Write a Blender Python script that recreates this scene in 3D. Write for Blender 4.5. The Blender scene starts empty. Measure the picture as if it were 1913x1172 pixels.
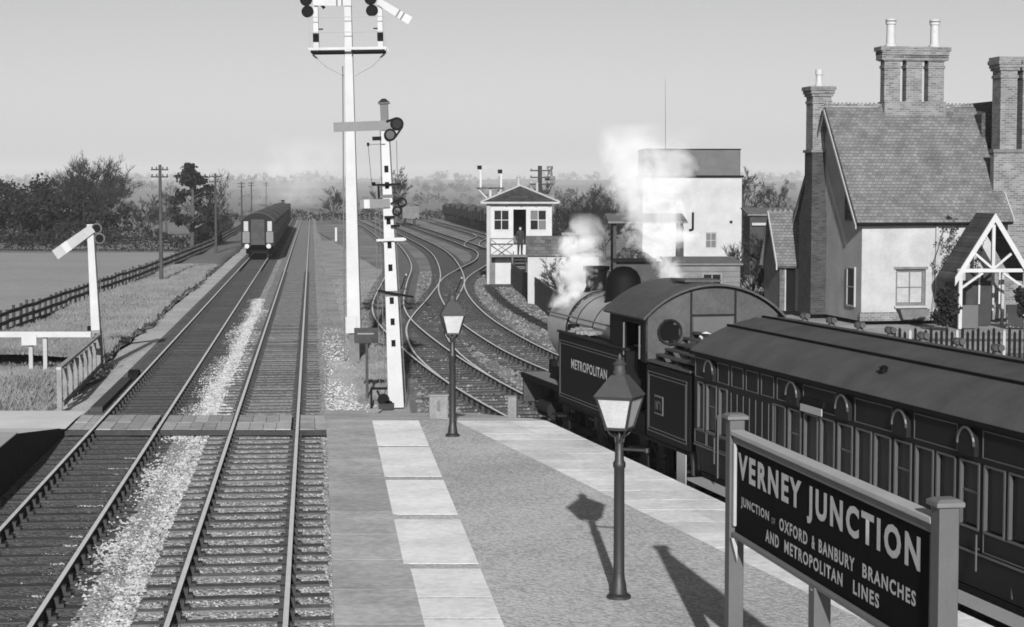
import bpy, math, random
from mathutils import Vector, Matrix
R = math.radians
scene = bpy.context.scene
col = scene.collection

# ------------------------------------------------------------------ camera
cam_d = bpy.data.cameras.new("camera")
cam = bpy.data.objects.new("camera", cam_d); col.objects.link(cam)
cam.location = (0, 0, 5.54)
cam.rotation_euler = (R(90 - 3.776), 0, 0)
cam_d.sensor_width = 36.0; cam_d.lens = 65.87
cam_d.clip_start = 0.1; cam_d.clip_end = 12000
scene.camera = cam

# ------------------------------------------------------------------ sky and sun (black and white film)
SUN_EL = 20.5
SUN_AZ = 1.2       # degrees to the right of straight behind the camera
w = bpy.data.worlds.new("World"); scene.world = w; w.use_nodes = True
nt = w.node_tree; nt.nodes.clear()
sky = nt.nodes.new("ShaderNodeTexSky"); sky.sky_type = 'NISHITA'; sky.sun_disc = False
sky.sun_elevation = R(SUN_EL); sky.sun_rotation = R(180 - SUN_AZ)
sky.air_density = 1.0; sky.dust_density = 1.2; sky.ozone_density = 1.0
sep = nt.nodes.new("ShaderNodeSeparateColor")
add = nt.nodes.new("ShaderNodeMath"); add.operation = 'MULTIPLY_ADD'
mul = nt.nodes.new("ShaderNodeMath"); mul.operation = 'MULTIPLY'; mul.inputs[1].default_value = 0.15
comb = nt.nodes.new("ShaderNodeCombineColor")
bg = nt.nodes.new("ShaderNodeBackground"); bg.inputs[1].default_value = 0.058
out = nt.nodes.new("ShaderNodeOutputWorld")
nt.links.new(sky.outputs[0], sep.inputs[0])
nt.links.new(sep.outputs[1], mul.inputs[0])                 # film behind a light filter: red and green
nt.links.new(sep.outputs[0], add.inputs[0]); add.inputs[1].default_value = 0.85
nt.links.new(mul.outputs[0], add.inputs[2])
for i in range(3): nt.links.new(add.outputs[0], comb.inputs[i])
nt.links.new(comb.outputs[0], bg.inputs[0]); nt.links.new(bg.outputs[0], out.inputs[0])

sd = bpy.data.lights.new("sun", 'SUN'); sd.energy = 4.8; sd.angle = R(0.6); sd.color = (1, 1, 1)
sun = bpy.data.objects.new("sun", sd); col.objects.link(sun)
to_sun = Vector((math.sin(R(SUN_AZ)) * math.cos(R(SUN_EL)), -math.cos(R(SUN_AZ)) * math.cos(R(SUN_EL)), math.sin(R(SUN_EL))))
sun.rotation_euler = to_sun.to_track_quat('Z', 'Y').to_euler()

scene.view_settings.view_transform = 'Standard'; scene.view_settings.look = 'None'
scene.view_settings.exposure = 0.8; scene.view_settings.gamma = 1.0
scene.view_settings.use_curve_mapping = False
scene.cycles.use_denoising = True
scene.cycles.max_bounces = 6; scene.cycles.volume_bounces = 2
scene.cycles.filter_width = 1.7

# ------------------------------------------------------------------ helpers
rnd = random.Random(7)
def V(*a): return Vector(a)

class MB:
    """collects faces; build() links them as one mesh object"""
    def __init__(s): s.v = []; s.f = []; s.mi = []; s.cur = 0
    def poly(s, pts):
        n = len(s.v); s.v += [tuple(p) for p in pts]; s.f.append(tuple(range(n, n + len(pts)))); s.mi.append(s.cur)
    def box(s, x0, x1, y0, y1, z0, z1):
        s.hexa([(x0,y0,z0),(x1,y0,z0),(x1,y1,z0),(x0,y1,z0)], [(x0,y0,z1),(x1,y0,z1),(x1,y1,z1),(x0,y1,z1)]); return s
    def hexa(s, b, t):
        n = len(s.v); k = len(b); s.v += [tuple(p) for p in b] + [tuple(p) for p in t]
        s.f.append(tuple(n + i for i in reversed(range(k)))); s.f.append(tuple(n + k + i for i in range(k)))
        for i in range(k):
            j = (i + 1) % k; s.f.append((n + i, n + j, n + k + j, n + k + i))
        s.mi += [s.cur] * (k + 2); return s
    def obox(s, c, sx, sy, sz, rz=0.0, rx=0.0, ry=0.0):
        m = Matrix.Rotation(rz, 3, 'Z') @ Matrix.Rotation(ry, 3, 'Y') @ Matrix.Rotation(rx, 3, 'X')
        P = lambda a, b, d: tuple(Vector(c) + m @ Vector((a*sx/2, b*sy/2, d*sz/2)))
        s.hexa([P(-1,-1,-1),P(1,-1,-1),P(1,1,-1),P(-1,1,-1)], [P(-1,-1,1),P(1,-1,1),P(1,1,1),P(-1,1,1)]); return s
    def bar(s, p0, p1, w, h=None):
        """rectangular bar from p0 to p1, w across, h in the other direction"""
        h = h or w; p0 = Vector(p0); p1 = Vector(p1); d = (p1 - p0).normalized()
        up = Vector((0,0,1)) if abs(d.z) < .95 else Vector((0,1,0))
        a = d.cross(up).normalized() * w/2; b = a.cross(d).normalized() * h/2
        s.hexa([p0-a-b, p0+a-b, p0+a+b, p0-a+b], [p1-a-b, p1+a-b, p1+a+b, p1-a+b]); return s
    def cyl(s, p0, p1, r0, r1=None, n=12):
        r1 = r0 if r1 is None else r1; p0 = Vector(p0); p1 = Vector(p1); d = (p1 - p0).normalized()
        up = Vector((0,0,1)) if abs(d.z) < .95 else Vector((1,0,0))
        a = d.cross(up).normalized(); b = d.cross(a).normalized()
        ring = lambda p, r: [p + (a*math.cos(2*math.pi*i/n) - b*math.sin(2*math.pi*i/n))*r for i in range(n)]
        s.hexa(ring(p0, r0), ring(p1, r1)); return s
    def lathe(s, prof, n=16, c=(0,0,0)):
        """prof: (radius, z) from bottom to top, about the z axis"""
        base = len(s.v)
        for r, z in prof:
            for i in range(n):
                a = 2*math.pi*i/n; s.v.append((c[0]+r*math.cos(a), c[1]+r*math.sin(a), c[2]+z))
        for k in range(len(prof)-1):
            for i in range(n):
                j = (i+1) % n
                s.f.append((base+k*n+i, base+k*n+j, base+(k+1)*n+j, base+(k+1)*n+i)); s.mi.append(s.cur)
        s.f.append(tuple(base+i for i in reversed(range(n)))); s.mi.append(s.cur)
        s.f.append(tuple(base+(len(prof)-1)*n+i for i in range(n))); s.mi.append(s.cur); return s
    def prism(s, pts, axis, a0, a1):
        """closed 2-D outline swept along axis: 'y' outline is (x,z), 'x' outline is (y,z), 'z' outline is (x,y)"""
        f = {'y': lambda p, a: (p[0], a, p[1]), 'x': lambda p, a: (a, p[0], p[1]), 'z': lambda p, a: (p[0], p[1], a)}[axis]
        s.hexa([f(p, a0) for p in pts], [f(p, a1) for p in pts]); return s
    def tube(s, path, r, n=6):
        for i in range(len(path)-1): s.cyl(path[i], path[i+1], r, r, n)
        return s
    def torus_arc(s, c, r, rr, axis='y', n=20, a0=0, a1=360):
        pts = []
        for i in range(n+1):
            a = R(a0 + (a1-a0)*i/n)
            if axis == 'y': pts.append((c[0]+r*math.cos(a), c[1], c[2]+r*math.sin(a)))
            elif axis == 'x': pts.append((c[0], c[1]+r*math.cos(a), c[2]+r*math.sin(a)))
        return s.tube(pts, rr, 5)
    def build(s, name, mat, parent=None, smooth=False, bevel=0.0):
        me = bpy.data.meshes.new(name); me.from_pydata(s.v, [], s.f); me.update()
        mats = mat if isinstance(mat, (list, tuple)) else [mat]
        for m in mats: me.materials.append(m)
        if len(mats) > 1: me.polygons.foreach_set("material_index", s.mi)
        import bmesh
        if len(s.f) < 20000:
            bm = bmesh.new(); bm.from_mesh(me); bmesh.ops.recalc_face_normals(bm, faces=bm.faces); bm.to_mesh(me); bm.free()
        if smooth:
            me.polygons.foreach_set("use_smooth", [True]*len(me.polygons)); me.set_sharp_from_angle(angle=R(38))
        return link(name, me, parent, bevel)

def link(name, me, parent=None, bevel=0.0):
    o = bpy.data.objects.new(name, me); col.objects.link(o)
    if parent is not None: o.parent = parent
    if bevel:
        b = o.modifiers.new("bevel", 'BEVEL'); b.width = bevel; b.segments = 2; b.limit_method = 'ANGLE'
    return o
def tag(o, label=None, cat=None, group=None, kind=None):
    if label: o["label"] = label
    if cat: o["category"] = cat
    if group: o["group"] = group
    if kind: o["kind"] = kind
    return o
def thing(name, label, cat, loc=(0,0,0), rz=0.0, group=None, rot=None):
    o = bpy.data.objects.new(name, None); col.objects.link(o); o.empty_display_size = .3
    o.location = loc; o.rotation_euler = rot if rot else (0, 0, rz)
    return tag(o, label, cat, group)
def struct(o): o["kind"] = "structure"; return o
def copy_tree(o, parent=None):
    kids = [c for c in o.children]
    c = o.copy(); col.objects.link(c); c.parent = parent
    for k in kids: copy_tree(k, c)
    return c

# ------------------------------------------------------------------ materials (a monochrome world)
ALB = .84
def mat(name, v, rough=.85, var=.22, scale=3.0, fine=40.0, fvar=.15, bump=.25, spec=.25, metal=0.0, coat=0.0, stretch=None, each=0.0):
    m = bpy.data.materials.new(name); m.use_nodes = True; n = m.node_tree.nodes; L = m.node_tree.links
    v = v*ALB
    b = n["Principled BSDF"]; b.inputs["Roughness"].default_value = rough; b.inputs["Metallic"].default_value = metal
    b.inputs["Specular IOR Level"].default_value = spec; b.inputs["Coat Weight"].default_value = coat
    geo = n.new("ShaderNodeNewGeometry"); src = geo.outputs["Position"]
    if stretch:
        vm = n.new("ShaderNodeVectorMath"); vm.operation = 'MULTIPLY'; vm.inputs[1].default_value = stretch
        L.new(src, vm.inputs[0]); src = vm.outputs[0]
    def noise(sc, det):
        t = n.new("ShaderNodeTexNoise"); t.inputs["Scale"].default_value = sc; t.inputs["Detail"].default_value = det; t.inputs["Roughness"].default_value = .62
        L.new(src, t.inputs["Vector"]); return t.outputs["Fac"]
    a = noise(scale, 9); c = noise(fine, 4)
    def ma(op, x, y, z=None):
        t = n.new("ShaderNodeMath"); t.operation = op
        for i, q in enumerate((x, y, z)):
            if q is None: continue
            if isinstance(q, (int, float)): t.inputs[i].default_value = q
            else: L.new(q, t.inputs[i])
        return t.outputs[0]
    f = ma('MULTIPLY_ADD', a, 4*var*v, v*(1-2*var))
    f = ma('MULTIPLY_ADD', c, 4*fvar*v, ma('SUBTRACT', f, 2*fvar*v))
    if each:                                        # every single piece its own shade
        oi = n.new('ShaderNodeObjectInfo'); f = ma('MULTIPLY', f, ma('MULTIPLY_ADD', oi.outputs['Random'], 2*each, 1-each))
    f = ma('MAXIMUM', f, v*.15); f = ma('MINIMUM', f, .92)
    cc = n.new("ShaderNodeCombineColor")
    for i in range(3): L.new(f, cc.inputs[i])
    L.new(cc.outputs[0], b.inputs["Base Color"])
    if bump:
        bp = n.new("ShaderNodeBump"); bp.inputs["Strength"].default_value = bump; bp.inputs["Distance"].default_value = .02
        L.new(c, bp.inputs["Height"]); L.new(bp.outputs[0], b.inputs["Normal"])
    return m

def stones(name, lo, hi, size, bump=.8, big=.25):
    """crushed stone: every voronoi cell its own grey"""
    m = bpy.data.materials.new(name); m.use_nodes = True; n = m.node_tree.nodes; L = m.node_tree.links
    b = n["Principled BSDF"]; b.inputs["Roughness"].default_value = .9; b.inputs["Specular IOR Level"].default_value = .2
    geo = n.new("ShaderNodeNewGeometry")
    vo = n.new("ShaderNodeTexVoronoi"); vo.inputs["Scale"].default_value = 1/size; L.new(geo.outputs["Position"], vo.inputs["Vector"])
    sp = n.new("ShaderNodeSeparateColor"); L.new(vo.outputs["Color"], sp.inputs[0])
    no = n.new("ShaderNodeTexNoise"); no.inputs["Scale"].default_value = .45; no.inputs["Detail"].default_value = 8; L.new(geo.outputs["Position"], no.inputs["Vector"])
    ad = n.new("ShaderNodeMath"); ad.operation = 'MULTIPLY_ADD'; ad.inputs[1].default_value = 2*big
    L.new(no.outputs["Fac"], ad.inputs[0])
    sb = n.new("ShaderNodeMath"); sb.operation = 'SUBTRACT'; sb.inputs[1].default_value = big; L.new(sp.outputs[0], sb.inputs[0]); L.new(sb.outputs[0], ad.inputs[2])
    mr = n.new("ShaderNodeMapRange"); mr.inputs["To Min"].default_value = lo; mr.inputs["To Max"].default_value = hi; L.new(ad.outputs[0], mr.inputs["Value"])
    cc = n.new("ShaderNodeCombineColor")
    for i in range(3): L.new(mr.outputs[0], cc.inputs[i])
    L.new(cc.outputs[0], b.inputs["Base Color"])
    bp = n.new("ShaderNodeBump"); bp.inputs["Strength"].default_value = bump; bp.inputs["Distance"].default_value = size*.6; bp.invert = True
    L.new(vo.outputs["Distance"], bp.inputs["Height"]); L.new(bp.outputs[0], b.inputs["Normal"])
    return m

def brick(name, v, mortar, bw, bh, ms=.012, var=.35, bump=.5, rough=.9, offset=.5, stretch=None):
    """coursed bricks or tiles too far off to build; mapped on the object's own x+y / z"""
    m = bpy.data.materials.new(name); m.use_nodes = True; n = m.node_tree.nodes; L = m.node_tree.links
    b = n["Principled BSDF"]; b.inputs["Roughness"].default_value = rough; b.inputs["Specular IOR Level"].default_value = .2
    tc = n.new("ShaderNodeTexCoord"); sp = n.new("ShaderNodeSeparateXYZ"); L.new(tc.outputs["Object"], sp.inputs[0])
    ad = n.new("ShaderNodeMath"); ad.operation = 'ADD'; L.new(sp.outputs[0], ad.inputs[0]); L.new(sp.outputs[1], ad.inputs[1])
    if stretch == 'roof': ad.operation = 'MULTIPLY'; 
    cm = n.new("ShaderNodeCombineXYZ")
    if stretch == 'roof': L.new(sp.outputs[0], cm.inputs[0])
    else: L.new(ad.outputs[0], cm.inputs[0])
    L.new(sp.outputs[2], cm.inputs[1])
    br = n.new("ShaderNodeTexBrick"); br.inputs["Scale"].default_value = 1.0; br.inputs["Brick Width"].default_value = bw
    br.inputs["Row Height"].default_value = bh; br.inputs["Mortar Size"].default_value = ms; br.offset = offset
    br.inputs["Color1"].default_value = (v*(1-var),)*3 + (1,); br.inputs["Color2"].default_value = (v*(1+var),)*3 + (1,)
    br.inputs["Mortar"].default_value = (mortar,)*3 + (1,)
    L.new(cm.outputs[0], br.inputs["Vector"])
    no = n.new("ShaderNodeTexNoise"); no.inputs["Scale"].default_value = 1.7; no.inputs["Detail"].default_value = 6
    L.new(tc.outputs["Object"], no.inputs["Vector"])
    mp = n.new("ShaderNodeMapRange"); mp.inputs["To Min"].default_value = .45; mp.inputs["To Max"].default_value = 1.5; L.new(no.outputs["Fac"], mp.inputs["Value"])
    vm = n.new("ShaderNodeVectorMath"); vm.operation = 'SCALE'; L.new(br.outputs["Color"], vm.inputs[0]); L.new(mp.outputs[0], vm.inputs["Scale"])
    L.new(vm.outputs[0], b.inputs["Base Color"])
    bp = n.new("ShaderNodeBump"); bp.inputs["Strength"].default_value = bump; bp.inputs["Distance"].default_value = .02; bp.invert = True
    L.new(br.outputs["Fac"], bp.inputs["Height"]); L.new(bp.outputs[0], b.inputs["Normal"])
    return m

M = dict(
    grass=mat("grass", .17, var=.30, scale=.35, fine=9, fvar=.32, bump=.9),
    verge=mat("verge", 0.135, var=0.4, scale=.5, fine=7, fvar=.32, bump=1.0),
    field=mat("field", .27, var=.12, scale=.12, fine=3, fvar=.22, bump=.6),
    earth=mat("earth", 0.27, var=.40, scale=.45, fine=11, fvar=.35, bump=.8),
    ash=mat("ash", 0.165, var=.50, scale=.16, fine=6, fvar=0.45, bump=.9),
    path=mat("path", .56, var=.14, scale=.6, fine=25, fvar=.12, bump=.3),
    gravel=stones("gravel", .23, .43, .038, bump=.5, big=.75),
    edge_slab=mat("edge_slab", .35, var=.30, scale=.9, fine=9, fvar=.24, bump=.25, each=0.1),
    pale_slab=mat("pale_slab", .70, var=.20, scale=1.0, fine=9, fvar=.15, bump=.25, each=0.07),
    flag=mat("flag", .60, var=.25, scale=1.1, fine=9, fvar=.18, bump=.25, each=0.1),
    shade_brick=brick("shade_brick", .03, .04, .23, .078),  # chimney breast brick with its shade put into the colour
    soot_shade_wall=brick("soot_shade_wall", .012, .016, .23, .075, bump=.4),  # sooty platform faces, made darker still to carry their shade
    sleeper=mat("sleeper", 0.085, var=.35, scale=4, fine=30, fvar=.3, bump=.6, each=0.38),
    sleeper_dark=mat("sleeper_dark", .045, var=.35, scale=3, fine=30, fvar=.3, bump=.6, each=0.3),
    ballast=stones("ballast", .05, .42, .05),
    ballast_mid=stones("ballast_mid", .08, .36, .05, big=.4),
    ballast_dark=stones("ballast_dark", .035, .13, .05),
    stone=stones("stone", .13, .37, .09, bump=0), chippings=stones("chippings", .14, .40, .09, bump=0), ash_stone=stones("ash_stone", .03, .20, .2, bump=0),
    rail_side=mat("rail_side", .035, rough=.8, var=.3, scale=4),
    rail_top=mat("rail_top", .58, rough=.4, var=.12, scale=3, spec=.6, bump=0),  # pale base colour stands in for sky reflected in polished steel
    chair=mat("chair", .03, rough=.8, bump=.2),
    crossing=mat("crossing", .32, var=.25, scale=2.5, fine=18, fvar=.2, bump=.5, each=0.22),
    timber=mat("timber", 0.16, var=.25, scale=3, fine=25, fvar=.2, bump=.5),
    old_timber=mat("old_timber", .11, var=.3, scale=3, fine=25, fvar=.25, bump=.5),
    dark_timber=mat("dark_timber", .035, var=.35, scale=3, fine=20, fvar=.25, bump=.4, each=0.3),
    white=mat("white", 0.34, rough=.6, var=0.12, scale=1.2, fine=15, fvar=.05, bump=.1),
    off_white=mat("off_white", 0.27, rough=.7, var=.12, scale=1.5, fine=15, fvar=.08, bump=.2),
    limewash=mat("limewash", 0.31, rough=.9, var=0.16, scale=1.0, fine=12, fvar=.07, bump=.3),
    render_wall=mat("render_wall", 0.285, rough=.9, var=0.2, scale=1.2, fine=12, fvar=.08, bump=.3),
    grey_paint=mat("grey_paint", 0.075, rough=.55, var=.10, scale=3, fine=20, fvar=.06, bump=.1),
    mid_paint=mat("mid_paint", 0.115, rough=.55, var=.10, scale=3, fine=20, fvar=.06, bump=.1),
    lamp_paint=mat("lamp_paint", 0.018, rough=.5, var=.2, scale=5, fine=30, fvar=.1, bump=.15, spec=.4),
    lamp_roof=mat("lamp_roof", 0.04, rough=.6, var=.15, scale=6, bump=.15),
    black=mat("black", 0.007, rough=0.75, var=.2, scale=4, bump=.1, spec=0.05),
    sign_black=mat("sign_black", 0.006, rough=0.8, var=.25, scale=5, bump=.05, spec=0.03),
    loco=mat("loco", 0.006, rough=0.65, var=.2, scale=3, fine=25, fvar=.15, bump=.03, spec=0.06),
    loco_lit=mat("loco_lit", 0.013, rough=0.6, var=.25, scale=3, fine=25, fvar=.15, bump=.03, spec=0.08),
    cab_grey=mat("cab_grey", 0.06, rough=.6, var=.25, scale=2.5, fine=20, fvar=.15, bump=.1, spec=0.1),
    boiler=mat("boiler", 0.24, rough=.38, var=.2, scale=2.5, fine=20, fvar=.12, bump=.05, spec=0.4),  # wet shine on the black engine's boiler painted in as pale grey
    dusty_lit=mat("dusty_lit", .16, var=.3, scale=3, fine=20, fvar=.25, bump=.3),  # dusty plate, with the light on its top put into the grey
    trodden=mat("trodden", .37, var=.3, scale=.8, fine=12, fvar=.25, bump=.6),
    lining=mat("lining", 0.1, rough=.5, var=.1),
    coach=mat("coach", 0.011, rough=0.6, var=.15, scale=2, fine=20, fvar=.1, bump=.03, spec=0.07),
    coach_roof=mat("coach_roof", 0.066, rough=.75, var=0.3, scale=1.6, fine=22, fvar=.10, bump=.15, spec=0.08),
    bead=mat("bead", .05, rough=.45, var=.1, spec=.5),
    letter=mat("letter", 0.4, rough=.7, var=.05, bump=0),
    letter_dim=mat("letter_dim", 0.18, rough=.7, var=.05, bump=0),
    house_brick=brick("house_brick", .105, .16, .23, .078),
    house_roof=brick("house_roof", .105, .06, .17, .11, ms=.008, var=.2, bump=.8, stretch='roof'),
    roof_dark=brick("roof_dark", .055, .03, .2, .12, ms=.010, var=.35, bump=.6, stretch='roof'),
    slate=brick("slate", .035, .02, .3, .16, ms=.008, var=.3, bump=.5, stretch='roof'),
    slate_mid=brick("slate_mid", .10, .05, .3, .16, ms=.008, var=.3, bump=.5, stretch='roof'),
    pot=mat("pot", 0.36, rough=.8, var=.12, scale=4),
    clapboard=mat("clapboard", 0.12, var=.2, scale=2, fine=20, fvar=.15, bump=.4, each=0.15),
    tank_iron=mat("tank_iron", 0.075, rough=.7, var=.2, scale=1.5, bump=.2),
    bark=mat("bark", .05, var=.3, scale=2, bump=.4),
    twig=mat("twig", 0.02, var=.3, scale=.6, bump=0),
    evergreen=mat("evergreen", 0.011, var=.4, scale=.5, bump=0),
    hedge=mat("hedge", 0.013, var=.4, scale=.4, bump=0),
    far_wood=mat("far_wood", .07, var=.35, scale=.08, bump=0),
    wagon=mat("wagon", .025, rough=.8, var=.4, scale=1.2, bump=.2),
    train_side=mat("train_side", 0.02, rough=.5, var=.2, bump=.05),
    train_light=mat("train_light", 0.13, rough=.6, var=.2, bump=.05),
    coal=mat("coal", .03, rough=.5, var=.4, scale=8, bump=.3, spec=.5),
    rag=mat("rag", .55, var=.2, scale=6),
    cloth_dark=mat("cloth_dark", .018, var=.2, bump=.2),
    skin=mat("skin", .40, rough=.6, var=.08, bump=0),
    curtain=mat("curtain", 0.27, var=.15, scale=5),
)
def glass(name, v, rough=.08, alpha=1.0):
    m = mat(name, v, rough=rough, var=.2, scale=1.5, bump=0, spec=.12); return m
M["glass"] = glass("glass", .006, .2)
M["frosted"] = mat("frosted", .36, rough=.35, var=.10, scale=5, bump=0, spec=.4)

# ------------------------------------------------------------------ where the lines run (z = 0 is rail level)
def xR(y): return -1.131 - .1067*y - (1.0e-4*(y-330)**2 if y > 330 else 0)
def xL(y): return xR(y) - 3.25
def catmull(pts, step):
    P = [Vector((p[0], p[1], 0)) for p in pts]; P = [2*P[0]-P[1]] + P + [2*P[-1]-P[-2]]; out = []
    for i in range(1, len(P)-2):
        a, b, c, d = P[i-1:i+3]; n = max(1, int((c-b).length/step))
        for k in range(n):
            t = k/n
            out.append(.5*((2*b) + (c-a)*t + (2*a-5*b+4*c-d)*t*t + (-a+3*b-3*c+d)*t**3))
    out.append(P[-2]); return out
def smooth_path(p, it):
    for _ in range(it):
        p = [p[0]] + [(p[i-1] + 2*p[i] + p[i+1])/4 for i in range(1, len(p)-1)] + [p[-1]]
    return p
E3 = Vector((5.15, 21.27, 0)); FW = Vector((-.241006, .970524, 0)); RT = Vector((.970524, .241006, 0))
def MET(s, o, z=0.0):           # along the bay platform edge: s forward, o to the right of the edge
    p = E3 + FW*s + RT*o; return (p.x, p.y, z)
pathR = [Vector((xR(y), y, 0)) for y in [8 + 2*i for i in range(190)] + [388 + 6*i for i in range(1, 60)]]
pathL = [Vector((xL(y), y, 0)) for y in [8 + 2*i for i in range(190)] + [388 + 6*i for i in range(1, 60)]]
A_pts = [MET(-15, 1.49)[:2], MET(-6, 1.49)[:2], MET(3, 1.49)[:2], MET(12, 1.49)[:2], (1.776, 41.04), (.41, 46.37), (-.5, 50.75), (-1.85, 57.75), (-3.2, 66.25), (-4.05, 72.2),
         (-4.78, 77.35), (-5.36, 82.6), (-6.09, 91.6), (-7.09, 113), (-8.2, 138.7), (-11.2, 178), (-15.6, 226), (-22.5, 290), (-31, 360), (-42, 440), (-60, 560)]
B_pts = [(12.5, 14), (8.6, 30), (3.55, 50.5), (2.2, 55.9), (.9, 61.8), (-.05, 68), (-.75, 73), (-1.6, 80), (-2.32, 88), (-2.9, 96), (-3.48, 107), (-3.75, 118), (-4.45, 134), (-5.9, 159), (-8.05, 185), (-11, 213.6), (-17.8, 277.8), (-26, 350), (-38, 440), (-54, 560)]
C_pts = [(-1.05, 53.6), (-1.47, 56), (-2.35, 61.85), (-2.9, 66.8), (-3.45, 74), (-3.62, 79), (-3.65, 85.8), (-3.58, 93.5), (-3.57, 108), (-3.62, 115), (-3.45, 123), (-2.75, 137), (-2.35, 144), (-2.12, 152), (-2.2, 163), (-2.8, 175), (-3.9, 185), (-6, 206), (-14.8, 286), (-22, 350), (-33, 440)]
D_pts = [(6, 128), (4, 150), (2.5, 165), (0, 190), (-3.1, 223), (-4.9, 243), (-9.6, 290), (-17.8, 367), (-28, 450)]
F_pts = [(-2.8, 175), (-3.9, 186), (-4.15, 193), (-4.1, 204), (-3.5, 222), (-4.2, 240)]
G_pts = [(2, 200), (-1.6, 240), (-3.0, 255), (-15, 389), (-21, 450)]
pathA = smooth_path(catmull(A_pts, 1.5), 12); pathB = smooth_path(catmull(B_pts, 1.5), 12)
pathC = smooth_path(catmull(C_pts, 1.5), 3); pathD = smooth_path(catmull(D_pts, 2), 4)
pathF = smooth_path(catmull(F_pts, 1.5), 2); pathG = smooth_path(catmull(G_pts, 3), 4)

PROF = [(-.035,0),(-.035,-.035),(-.01,-.05),(-.01,-.105),(-.035,-.12),(-.035,-.15),(.035,-.15),(.035,-.12),(.01,-.105),(.01,-.05),(.035,-.035),(.035,0)]
def frames(path):
    out = []
    for i, p in enumerate(path):
        d = (path[min(i+1, len(path)-1)] - path[max(i-1, 0)]).normalized(); out.append((p, d, Vector((d.y, -d.x, 0))))
    return out
def rail(path, off, z, parent):
    mb = MB(); n = len(PROF)
    fr = frames(path)
    for p, d, r in fr:
        for a, b in PROF: q = p + r*(off+a); mb.v.append((q.x, q.y, z+b))
    for i in range(len(fr)-1):
        for k in range(n):
            j = (k+1) % n; mb.f.append((i*n+k, (i+1)*n+k, (i+1)*n+j, i*n+j)); mb.mi.append(1 if k in (n-1,) else 0)
    mb.f.append(tuple(range(n))); mb.mi.append(0); mb.f.append(tuple((len(fr)-1)*n+k for k in reversed(range(n)))); mb.mi.append(0)
    return mb.build("rail", [M["rail_side"], M["rail_top"]], parent)
SLEEPERS = [MB().box(-1.32, 1.32, -.125, .125, -.13, 0), MB().hexa([(-1.30,-.12,-.13),(1.34,-.13,-.13),(1.34,.12,-.13),(-1.30,.13,-.13)], [(-1.28,-.11,0),(1.33,-.12,.004),(1.33,.11,.006),(-1.28,.12,-.004)]),
            MB().hexa([(-1.34,-.13,-.13),(1.29,-.125,-.13),(1.29,.125,-.13),(-1.34,.12,-.13)], [(-1.33,-.12,.005),(1.28,-.115,-.004),(1.28,.12,0),(-1.33,.11,.004)])]
def track(label, path, z0, ymax_parts, sl_mat, sink=0.0, parts=True, far=400):
    t = bpy.data.objects.new("railway_track", None); col.objects.link(t); struct(t); t["label"] = label
    rail(path, -.7525, z0, t); rail(path, .7525, z0, t)
    protos = []
    for i, sb in enumerate(SLEEPERS):
        me = bpy.data.meshes.new("sleeper"); me.from_pydata(sb.v, [], sb.f); me.materials.append(sl_mat); protos.append(me)
    dist = 0; nxt = 0; rest = MB(); chairs = MB(); lr = random.Random(len(path))
    for i in range(len(path)-1):
        a, b = path[i], path[i+1]; seg = (b-a).length
        while nxt < dist + seg:
            q = a.lerp(b, (nxt-dist)/seg); d = (b-a).normalized(); ang = math.atan2(d.y, d.x) - math.pi/2
            zs = z0 - .185 - sink + lr.uniform(-.012, .008)
            if q.y < far:
                rz = ang + lr.uniform(-.012, .012)
                if q.y < ymax_parts and q.y > 17 and parts:
                    o = bpy.data.objects.new("sleeper", lr.choice(protos)); col.objects.link(o); o.parent = t
                    o.location = (q.x, q.y, zs); o.rotation_euler = (0, 0, rz)
                else:
                    rest.obox((q.x, q.y, zs-.06), 2.64, .25, .12, rz)
                if q.y < 130:
                    for s in (-1, 1):
                        c = q + Vector((math.cos(ang), math.sin(ang), 0))*(.7525*s)
                        chairs.obox((c.x, c.y, z0-.165), .36, .13, .05, rz)
                        k = q + Vector((math.cos(ang), math.sin(ang), 0))*(.7525*s + .075); chairs.obox((k.x, k.y, z0-.10), .07, .13, .10, rz)
                        k = q + Vector((math.cos(ang), math.sin(ang), 0))*(.7525*s - .075); chairs.obox((k.x, k.y, z0-.10), .07, .13, .10, rz)
            nxt += .76
        dist += seg
    if rest.v: tag(rest.build("distant_sleepers", sl_mat, t), kind="stuff")
    if chairs.v: tag(chairs.build("rail_chairs", M["chair"], t), kind="stuff")
    return t

# ------------------------------------------------------------------ the land
def smooth(a, b, x):
    t = min(1, max(0, (x-a)/(b-a))); return t*t*(3-2*t)
def wav(x, y): return math.sin(x*.021+1.3)*math.cos(y*.017+.4) + .5*math.sin(x*.053-.7+y*.031)
def land(x, y):
    z = -.34
    if y > 420:
        z += 30*smooth(900, 5000, y) + 3.0*wav(x*.35, y*.3)*smooth(700, 2500, y)
    else:
        z += .06*wav(x*6, y*6)*smooth(30, 80, y)*(0 if -18 < x + .1067*y < 60 else 1)
    return z
def sheet(name, xs, ys, zf, m, smooth_sh=True):
    v = [(x, y, zf(x, y)) for y in ys for x in xs]; nx = len(xs)
    f = [(j*nx+i, j*nx+i+1, (j+1)*nx+i+1, (j+1)*nx+i) for j in range(len(ys)-1) for i in range(nx-1)]
    me = bpy.data.meshes.new(name); me.from_pydata(v, [], f); me.materials.append(m)
    me.polygons.foreach_set("use_smooth", [smooth_sh]*len(f))
    return struct(link(name, me))
xs = [-4200,-3200,-2400,-1800,-1300,-1000,-800,-620,-480,-400] + list(range(-340, 341, 17)) + [400,480,620,800,1000,1300,1800,2400,3200,4200]
ys = [-60,-20,10,40,80] + list(range(120, 460, 20)) + list(range(460, 1000, 27)) + list(range(1000, 5700, 110))
sheet("ground", xs, ys, land, M["grass"])
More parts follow.
